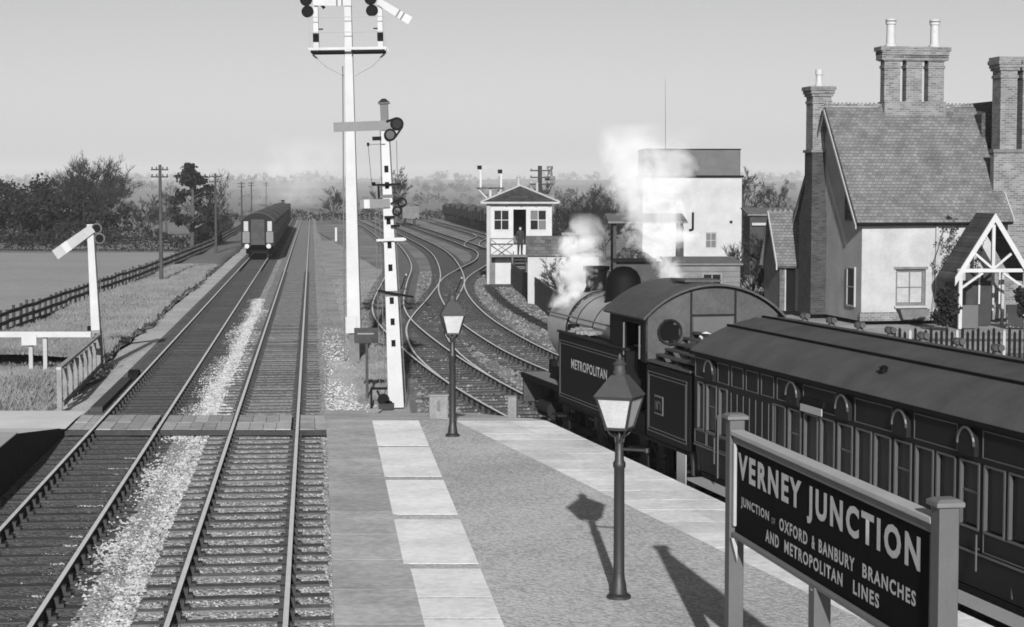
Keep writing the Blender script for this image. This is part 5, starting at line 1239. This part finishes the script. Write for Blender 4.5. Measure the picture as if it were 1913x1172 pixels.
leafy_tree("pine_tree", "ragged dark pine tree beyond the fence, right of the nearest telegraph pole", (-31.6, 185, -.3), 8.6, 2.7, 4, 34, base=.30, n=80, size=.17)
bare_tree("bare_tree", "bare tree mingled with the right side of the dark pine", (-29.9, 188, -.3), 7.0, 1.0, 40, 9, dense=6)
hedge("field_hedge", "thick dark hedge along the far side of the pale field", (-95, 182), (-31, 179), 2.6, 1.7, 3, dens=170, size=.22)
hedge("field_hedge", "hedge on the left verge beside the far telegraph poles", (-32, 190), (-44, 290), 1.7, 1.4, 6, dens=60, size=.25)
hedge("line_hedge", "low dark hedge crossing behind the yard in the distance", (-70, 330), (60, 420), 2.0, 2.0, 7, dens=40, size=.35)
hedge("line_hedge", "dark hedge bank behind the water tower on the right", (12, 190), (75, 215), 3.2, 2.2, 9, dens=90, size=.3)
bare_tree("bare_tree", "bare tree standing just right of the water tower", (24.6, 200, -.3), 8.6, 1.0, 23, 11, dense=8)
bare_tree("bare_tree", "smaller bare tree between water tower and station house", (30.2, 215, -.3), 7.6, 1.0, 24, 9, dense=7)
bare_tree("bare_tree", "dark bushy bare tree behind the slotted signal post", (-19.3, 305, -.3), 9.2, 1.1, 25, 13, dense=9, tw=.08)
bare_tree("bare_tree", "small bare tree left of the tall white post on the skyline", (-30.5, 320, -.3), 6.8, 1.1, 26, 10, dense=7, tw=.07)
for i, (x, y, h, lb) in enumerate(((3.3, 134, 6.6, "bare bush immediately right of the signal box"), (5.4, 140, 6.9, "bare bush behind the small engine steam cloud"), (7.4, 150, 7.4, "bare tree left of the coal stage roof"), (4.4, 128, 4.6, "low bare thicket behind the lamp hut"))):
    bare_tree("bare_bush", lb, (x, y, -.3), h*.85, 1.3, 50+i, 13, dense=8, tw=.045, low=.08)
bare_tree("garden_shrub", "twiggy shrub beside the clapboard shed", (10.3, 80, .3), 3.3, 1.2, 61, 14, dense=9, tw=.03, low=.05)
bare_tree("garden_shrub", "dense dark shrub in front of the small outbuilding", (10.6, 74, .5), 2.6, 1.2, 62, 14, dense=10, tw=.03, low=.05)
t = thing("climbing_plant", "straggling dark climber on the front wall of the station house beside the porch", "plant", (15.35, 65.05, GZ)); l2 = random.Random(71); mb = MB(); sm = MB()
for k in range(5):
    pts = [(.35*k-.7+l2.uniform(-.2,.2), -.03+.1*.35*k, 0.0)]
    for z in (1.0, 2.0, 2.7, 3.3): pts.append((pts[-1][0]+l2.uniform(-.05,.22), pts[-1][1]-.0+.02, z))
    sm.tube(pts, .012, 4)
    for p in pts[2:]:
        for _ in range(5): leaf_cloud(mb, (p[0]+l2.uniform(-.2,.2), p[1]-.04, p[2]+l2.uniform(-.3,.3)), .10, 9, .035, l2)
sm.build("stem", M["bark"], t); mb.build("foliage", M["hedge"], t)
bare_tree("garden_shrub", "pale twiggy shrub in front of the white lamp hut wall", (2.5, 90, -.2), 2.6, 1.4, 63, 14, dense=9, tw=.03, low=.05)
for i, (x, y, h, lb) in enumerate(((14.35, 61.6, 1.5, "dark clipped shrub left of the porch"), (17.0, 61.6, 1.6, "dark clipped shrub right in front of the porch"))):
    t = thing("clipped_shrub", lb, "shrub", (x, y, GZ-.1)); mb = MB(); l2 = random.Random(80+i)
    for k in range(8): leaf_cloud(mb, (l2.uniform(-.2,.2), l2.uniform(-.2,.2), l2.uniform(.25, h-.25)), .32, 120, .07, l2)
    mb.build("foliage", M["evergreen"], t); MB().cyl((0,0,0),(0,0,h*.7),.04,.02,6).build("stem", M["bark"], t)
# distant woods on the rising ground
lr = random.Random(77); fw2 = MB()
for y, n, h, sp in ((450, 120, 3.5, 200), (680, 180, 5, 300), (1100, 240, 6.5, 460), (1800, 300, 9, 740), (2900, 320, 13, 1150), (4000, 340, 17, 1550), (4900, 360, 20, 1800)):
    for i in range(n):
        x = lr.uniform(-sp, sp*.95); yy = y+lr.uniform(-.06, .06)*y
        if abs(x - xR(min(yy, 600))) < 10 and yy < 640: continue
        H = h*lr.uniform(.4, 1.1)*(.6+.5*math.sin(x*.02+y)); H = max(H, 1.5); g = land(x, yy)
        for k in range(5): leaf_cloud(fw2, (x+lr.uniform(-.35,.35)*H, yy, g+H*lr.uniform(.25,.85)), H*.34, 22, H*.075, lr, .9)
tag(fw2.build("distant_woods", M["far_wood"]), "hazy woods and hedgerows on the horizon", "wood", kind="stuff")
# grass tufts on the verge and bank
lr = random.Random(13); gt = MB()
def tuft(x, y, z, h):
    for _ in range(3):
        a = lr.uniform(0, 6.28); dx, dy = math.cos(a)*h*.5, math.sin(a)*h*.5; n0 = len(gt.v)
        gt.v += [(x-.02, y, z), (x+.02, y, z), (x+dx, y+dy, z+h)]; gt.f.append((n0, n0+1, n0+2)); gt.mi.append(0)
for _ in range(16000):
    y = 62+75*lr.random()**1.6; a, b = xF(y)+.2, vr(y); t = lr.random()**.8; x = a+(b-a)*t; tuft(x, y, vz(x, y, t)-.02, lr.uniform(.06, .24))
for _ in range(7000):
    y = lr.uniform(46.5, 61.5); x = lr.uniform(-19, -12.2 - .05*(y-50)); tuft(x, y, hump(x, y, 0)-.02, lr.uniform(.05, .22))
for _ in range(7000):
    y = 50+70*lr.random()**1.4; x = lr.uniform(xR(y)+2.4, -3.0-.075*(y-48)); tuft(x, y, -.26, lr.uniform(.04, .16))
tag(gt.build("grass_tufts", M["verge"]), kind="stuff")

# ------------------------------------------------------------------ yard furniture
pl = thing("palisade_fence", "dark close boarded palisade fence below the signal box", "fence")
for i, (x, y, a) in enumerate(along([(-.05, 113), (.1, 110), (.55, 103), (1.18, 94.6), (1.85, 82.5), (2.6, 74)], .155)):
    if i < 250: MB().obox((x, y, .42+.02*math.sin(i*1.7)), .125, .025, 1.40+.04*math.sin(i*2.3), a).build("pale", M["dark_timber"], pl)
MB().bar((.1,110,.8),(1.18,94.6,.8),.05,.09).bar((1.18,94.6,.8),(2.6,74,.8),.05,.09).build("fence_rails", M["dark_timber"], pl)
rod = thing("point_rodding", "dark run of point rodding curving down from the signal box", "rodding")
pts = [(-1.6, 112, -.16), (-1.2, 104, -.16), (-.6, 95, -.16), (.3, 86, -.16), (1.5, 76, -.16), (3.4, 66, -.16), (6, 55, -.16)]
for k in range(4):
    MB().tube([(p[0]+.13*k, p[1], p[2]) for p in pts], .03, 5).build("rod", M["dark_timber"], rod)
for k in range(26):
    u = k/25*(len(pts)-1); i = min(int(u), len(pts)-2); q = Vector(pts[i]).lerp(Vector(pts[i+1]), u-i); MB().obox((q.x+.2, q.y, -.20), .75, .16, .09, -.15).build("roller_stool", M["dark_timber"], rod)
hp = thing("timber_step", "low timber step at the foot of the signal box", "step", (-1.2, 111.2, -.24)); MB().box(-.4, 1.6, -.12, .12, 0, .18).build("beam", M["dark_timber"], hp); MB().box(-.4,1.6,.13,.6,0,.10).build("tread", M["old_timber"], hp)
# point levers among the tracks
for i, (x, y, lb) in enumerate(((-3.05, 100.3, "point lever box between the curved yard rails"), (-6.2, 104, "point lever left of the slotted signal post"))):
    t = thing("point_lever", lb, "lever", (x, y, -.22), R(20*i)); MB().box(-.25,.25,-.45,.45,0,.28).build("box", M["dark_timber"], t); MB().bar((0,0,.2),(.35,.1,1.0),.05).build("lever", M["black"], t); MB().cyl((.35,.1,1.0),(.37,.105,1.1),.05).build("knob", M["off_white"], t)
# distant junction bracket signal and pole behind the signal box
bs = thing("bracket_signal", "distant junction bracket signal with two dolls, above the left of the signal box roof", "signal", (-1.9, 165, -.3))
MB().cyl((0,0,0),(0,0,6.0),.13,n=8).build("post", M["white"], bs); MB().box(-1.25,1.25,-.3,.3,5.95,6.05).build("bracket_platform", M["dark_timber"], bs)
for q in (-1, 1): MB().bar((.1*q,0,4.9),(1.1*q,0,5.95),.09).build("brace", M["white"], bs)
for x, h in ((-.85, 1.7), (.95, 1.35)):
    MB().box(x-.08,x+.08,-.08,.08,6.05,6.05+h).build("doll", M["white"], bs); MB().box(x-.30,x+.10,-.12,-.09,6.05+h-.12,6.05+h+.22).build("spectacle", M["black"], bs)
    MB().box(x+.1,x+.95,-.13,-.10,6.05+h-.1,6.05+h+.12).build("arm", M["off_white"], bs)
tp = thing("telegraph_pole", "thick telegraph pole with insulators rising behind the signal box roof", "telegraph pole", (2.05, 138, -.3), R(10)); MB().cyl((0,0,0),(0,0,7.6),.17,.15,10).build("pole", M["dark_timber"], tp, True)
for k in range(4): MB().box(-.75,.75,-.2,-.12,5.7+.5*k,5.8+.5*k).build("crossarm", M["dark_timber"], tp); MB().lathe([(.05,0),(.09,.03),(.07,.16)],7,(-.68,-.16,5.8+.5*k)).lathe([(.05,0),(.09,.03),(.07,.16)],7,(.68,-.16,5.8+.5*k)).build("insulators", M["off_white"], tp)
ch = thing("brick_chimney", "brick chimney with one pot behind the right of the signal box roof", "chimney", (2.83, 140, -.3)); MB().box(-.33,.33,-.33,.33,0,6.6).box(-.4,.4,-.4,.4,6.6,6.85).build("stack", M["house_brick"], ch); MB().lathe([(.2,0),(.16,.5),(.22,.55),(.22,.75)],10,(0,0,6.85)).build("chimney_pot", M["old_timber"], ch, True)
bd = thing("black_shed", "dark tarred shed between the water tower and the outbuilding", "shed", (13.7, 108, .1)); wall(0, 3.2, 0, 3.95, 0, .15, [], M["dark_timber"], "wall", bd); MB().box(0,.15,.151,3,0,3.9).build("side_wall", M["dark_timber"], bd); MB().box(3.05,3.2,.151,3,0,3.9).build("side_wall", M["dark_timber"], bd); MB().hexa([(-.15,-.2,3.96),(3.35,-.2,3.96),(3.35,3.2,4.3),(-.15,3.2,4.3)],[(-.15,-.2,4.05),(3.35,-.2,4.05),(3.35,3.2,4.4),(-.15,3.2,4.4)]).build("roof", M["old_timber"], bd); MB().box(.1,.9,-.2,-.1,3.4,3.55).build("gutter_end", M["off_white"], bd)
# garden fence behind the coach
gf = thing("garden_fence", "dark and white picket fence in the station house garden behind the coach roof", "fence")
for i in range(62):
    x = 10.1+.14*i; m_ = M["off_white"] if i % 9 == 4 else M["black"]; h = 1.02+.05*((i*13) % 3)
    MB().prism([(x-.035, GZ-.25), (x+.035, GZ-.25), (x+.035, GZ-.25+h-.06), (x, GZ-.25+h), (x-.035, GZ-.25+h-.06)], 'y', 50.0, 50.03).build("picket", m_, gf)
MB().box(10, 18.8, 50.031, 50.07, GZ+.1, GZ+.18).box(10, 18.8, 50.031, 50.07, GZ+.48, GZ+.56).build("fence_rails", M["dark_timber"], gf)

# ------------------------------------------------------------------ wagons, van and the far train
def heading(path, y):
    for a, b in zip(path, path[1:]):
        if b.y >= y: d = (b-a).normalized(); q = a.lerp(b, (y-a.y)/(b.y-a.y)); return q, math.atan2(d.y, d.x)
def make_wagon():
    t = thing("goods_wagon", "x", "wagon")
    MB().box(-2.4, 2.4, -1.15, 1.15, 1.05, 1.13).box(-2.4,2.4,-1.15,-1.09,1.13,2.15).box(-2.4,2.4,1.09,1.15,1.13,2.15).box(-2.4,-2.34,-1.09,1.09,1.13,2.15).box(2.34,2.4,-1.09,1.09,1.13,2.15).build("body", M["wagon"], t)
    for k in range(5): MB().box(-2.4+1.19*k, -2.32+1.19*k, 1.151, 1.20, 1.05, 2.16).build("stanchion", M["black"], t)
    MB().box(-2.4,2.4,-.95,.95,.85,1.049).build("underframe", M["black"], t)
    for x in (-1.35, 1.35):
        for y in (-.75, .75): MB().cyl((x,y-.06,.46),(x,y+.06,.46),.46,n=14).build("wheel", M["rail_side"], t)
    for x in (-2.4, 2.4):
        for y in (-.87,.87): s = 1 if x > 0 else -1; MB().cyl((x,y,1.0),(x+.4*s,y,1.0),.12,n=8).build("buffer", M["black"], t)
    mb = MB(); l2 = random.Random(4)
    for _ in range(60): mb.obox((l2.uniform(-2.2,2.2), l2.uniform(-1,1), 1.78+l2.uniform(0,.28)), .4, .4, .3, l2.uniform(0,3), l2.uniform(0,3))
    tag(mb.build("load", M["coal"], t), kind="stuff"); return t
w0 = make_wagon(); names = ["nearest", "second", "third", "fourth", "fifth", "sixth", "seventh", "eighth", "ninth", "tenth", "eleventh", "twelfth", "thirteenth", "fourteenth", "fifteenth", "sixteenth", "seventeenth", "last"]
for i in range(18):
    o = w0 if i == 0 else copy_tree(w0); q, a = heading(pathG, 247+6.3*i); o.location = (q.x, q.y, 0); o.rotation_euler = (0, 0, a)
    tag(o, names[i] + " dark wagon in the siding row, counted back from the signal box", "wagon", "wagons in the siding"); o.scale = (1, 1, (1.12, 1.34, 1.2, 1.42, 1.15)[i % 5])
bv = thing("brake_van", "dark brake van standing alone on a yard line behind the slotted signal post", "van"); q, a = heading(pathC, 300); bv.location = (q.x, q.y, 0); bv.rotation_euler = (0, 0, a)
MB().box(-3, 3, -1.3, 1.3, .95, 3.0).build("body", M["old_timber"], bv); mb = MB(); arch_shell(mb, 1.42, 3.0, .4, .06, -3.2, 3.2); mb.build("roof", M["train_side"], bv); MB().box(-3.03,-3.001,.25,.8,1.9,2.7).build("window", M["grey_paint"], bv); MB().box(-3.03,-3.001,-.8,-.25,1.9,2.7).build("window", M["grey_paint"], bv)
for x in (-2, 2):
    for y in (-.75,.75): MB().cyl((x,y-.06,.46),(x,y+.06,.46),.46,n=14).build("wheel", M["rail_side"], bv)
for y in (-.87,.87): MB().cyl((-3,y,1.0),(-3.45,y,1.0),.16,n=8).build("buffer", M["black"], bv)

def make_far_coach():
    t = thing("passenger_coach", "x", "coach")
    MB().box(-9.2, 9.2, -1.35, 1.35, 1.0, 3.05).build("body", M["coach"], t)
    mb = MB(); arch_shell(mb, 1.40, 3.05, .68, .06, -9.3, 9.3, 14); mb.build("roof", M["coach_roof"], t)
    prof = [(p[0]*.94, p[1]-.05) for p in half_arc(1.40, 3.05, .68, 14)]
    MB().prism(prof, 'x', -9.22, 9.22).build("roof_end", M["coach"], t)
    for k in range(9):
        x = -8+2*k; MB().box(x-.45, x+.45, -1.37, -1.351, 1.95, 2.75).build("window", M["glass"], t); MB().box(x-.45, x+.45, 1.351, 1.37, 1.95, 2.75).build("window", M["glass"], t)
    for s in (-1, 1):
        MB().box(min(s*9.201, s*9.55), max(s*9.201, s*9.55), -.55, .55, 1.1, 3.15).build("gangway", M["dark_timber"], t)
        for y in (-.95, .95):
            MB().box(min(s*9.2, s*9.24), max(s*9.2, s*9.24), y-.28, y+.28, 1.25, 2.15).build("end_panel", M["lining"], t); MB().box(min(s*9.2, s*9.24), max(s*9.2, s*9.24), y-.18, y+.18, 2.2, 3.0).build("end_light", M["off_white"], t)
        for y in (-.87, .87): MB().cyl((s*9.2, y, 1.0), (s*9.7, y, 1.0), .09, n=8).cyl((s*9.7, y, 1.0), (s*9.76, y, 1.0), .19, n=14).build("buffer", M["white"], t)
        for x in (5.0, 7.6):
            for y in (-.75, .75): MB().cyl((s*x,y-.06,.46),(s*x,y+.06,.46),.46,n=14).build("wheel", M["rail_side"], t)
        MB().box(min(s*4.4,s*8.2), max(s*4.4,s*8.2), -1.0, 1.0, .35, .999).build("bogie", M["black"], t)
    MB().box(-4.3, 4.3, -1.1, 1.1, .6, .999).build("underframe", M["black"], t)
    return t
f0 = make_far_coach(); nm = ["nearest coach of the far train, its pale end and buffers facing the camera", "second coach of the far train on the left line", "third coach of the far train on the left line", "fourth coach of the far train on the left line", "fifth coach of the far train on the left line", "sixth coach of the far train, next to its engine"]
for i in range(6):
    o = f0 if i == 0 else copy_tree(f0); q, a = heading(pathL, 161+19.6*i); o.location = (q.x, q.y, 0); o.rotation_euler = (0, 0, a); tag(o, nm[i], "coach", "coaches of the far train")
fe = thing("steam_locomotive", "distant steam engine at the far end of the left hand train", "locomotive"); q, a = heading(pathL, 280); fe.location = (q.x, q.y, 0); fe.rotation_euler = (0, 0, a)
MB().cyl((-1,0,2.5),(6,0,2.5),.8,n=18).build("boiler", M["loco_lit"], fe, True); MB().box(-3,-1,-1.25,1.25,1.2,3.5).build("cab", M["loco_lit"], fe); mb = MB(); arch_shell(mb, 1.3, 3.5, .3, .05, -3.2, -.8); mb.build("cab_roof", M["train_light"], fe); MB().box(-9,-3.4,-1.25,1.25,1.1,2.9).build("tender", M["loco_lit"], fe); MB().box(-9,6.4,-1.2,1.2,1.0,1.1).build("running_plate", M["black"], fe); MB().lathe([(.3,3.2),(.22,3.4),(.28,4.0)],12,(5.2,0,0)).build("chimney", M["black"], fe)
for x in (-8,-6,-4,1,3,5):
    for y in (-.75,.75): MB().cyl((x,y-.06,.6),(x,y+.06,.6),.6,n=14).build("wheel", M["rail_side"], fe)

# ------------------------------------------------------------------ steam and haze
def steam(name, label, loc, size, dens, drift, seed, r0, r1, nscale=1.6):
    """a closed box of air; the cloud is a noisy, widening column inside it (local z from -1 to 1)"""
    mb = MB().box(-1, 1, -1, 1, -1, 1); m = bpy.data.materials.new(name); m.use_nodes = True; n = m.node_tree.nodes; L = m.node_tree.links; n.clear()
    out_ = n.new("ShaderNodeOutputMaterial"); pv = n.new("ShaderNodeVolumePrincipled"); pv.inputs["Color"].default_value = (.96, .96, .96, 1); pv.inputs["Anisotropy"].default_value = -.1
    tc = n.new("ShaderNodeTexCoord"); sp = n.new("ShaderNodeSeparateXYZ")
    def ma(op, a, b=None, c=None, clamp=False):
        t = n.new("ShaderNodeMath"); t.operation = op; t.use_clamp = clamp
        for i, q in enumerate((a, b, c)):
            if q is None: continue
            if isinstance(q, (int, float)): t.inputs[i].default_value = q
            else: L.new(q, t.inputs[i])
        return t.outputs[0]
    L.new(tc.outputs["Object"], sp.inputs[0])
    geo = n.new("ShaderNodeNewGeometry"); of = n.new("ShaderNodeVectorMath"); of.operation = 'ADD'; of.inputs[1].default_value = (seed*3.1, seed*1.7, seed*2.3); L.new(geo.outputs["Position"], of.inputs[0])
    n1 = n.new("ShaderNodeTexNoise"); n1.inputs["Scale"].default_value = nscale; n1.inputs["Detail"].default_value = 6; n1.inputs["Roughness"].default_value = .62; n1.inputs["Distortion"].default_value = .6; L.new(of.outputs[0], n1.inputs["Vector"])
    t = ma('MULTIPLY_ADD', sp.outputs[2], .5, .5)                       # 0 at the bottom, 1 at the top
    cx_ = ma('MULTIPLY', t, drift[0]); cy_ = ma('MULTIPLY', t, drift[1])
    dx = ma('SUBTRACT', sp.outputs[0], ma('ADD', cx_, -drift[0]*.5)); dy = ma('SUBTRACT', sp.outputs[1], ma('ADD', cy_, -drift[1]*.5))
    rad = ma('SQRT', ma('ADD', ma('MULTIPLY', dx, dx), ma('MULTIPLY', dy, dy)))
    rr_ = ma('MULTIPLY_ADD', t, r1-r0, r0)
    core = ma('SUBTRACT', 1.0, ma('DIVIDE', rad, rr_))
    d = ma('MULTIPLY_ADD', ma('SUBTRACT', n1.outputs["Fac"], .5), 4.6, core)
    d = ma('MULTIPLY', d, 1.6, clamp=True)
    fade = ma('MULTIPLY', ma('SUBTRACT', 1.0, t), 2.2, clamp=True); edge = ma('MULTIPLY', ma('SUBTRACT', 1.0, ma('MAXIMUM', ma('ABSOLUTE', sp.outputs[0]), ma('ABSOLUTE', sp.outputs[1]))), 4.0, clamp=True); low = ma('MULTIPLY', t, 12.0, clamp=True)
    d = ma('MULTIPLY', ma('MULTIPLY', d, fade), ma('MULTIPLY', edge, low))
    L.new(ma('MULTIPLY', d, dens), pv.inputs["Density"]); L.new(pv.outputs[0], out_.inputs["Volume"])
    o = mb.build(name, m); o.location = loc; o.scale = size; return tag(o, label, "steam", kind="stuff")
steam("steam_plume", "tall white column of steam rising above the engine cab", (2.86, 36.75, 5.0), (1.25, 1.1, 1.85), 2.7, (-.75, .1), 1, .20, .75)
steam("steam_cloud", "low white puff of steam round the engine chimney", (1.50, 40.9, 4.0), (.75, .80, 1.05), 4.4, (.4, .0), 4, .62, .50, 2.2)
steam("steam_cloud", "faint white steam above the far train", (-34.5, 300, 8.5), (9, 9, 6), .035, (.3, 0), 6, .5, .8, .25)
hz = MB().box(-4300, 4300, -70, 5800, -5.5, 75)
hm = bpy.data.materials.new("haze"); hm.use_nodes = True; n = hm.node_tree.nodes; n.clear(); o_ = n.new("ShaderNodeOutputMaterial"); pv = n.new("ShaderNodeVolumePrincipled")
pv.inputs["Color"].default_value = (.93, .93, .93, 1); pv.inputs["Density"].default_value = .00015; pv.inputs["Anisotropy"].default_value = 0.0
hm.node_tree.links.new(pv.outputs[0], o_.inputs["Volume"])
tag(hz.build("haze", hm), kind="stuff")
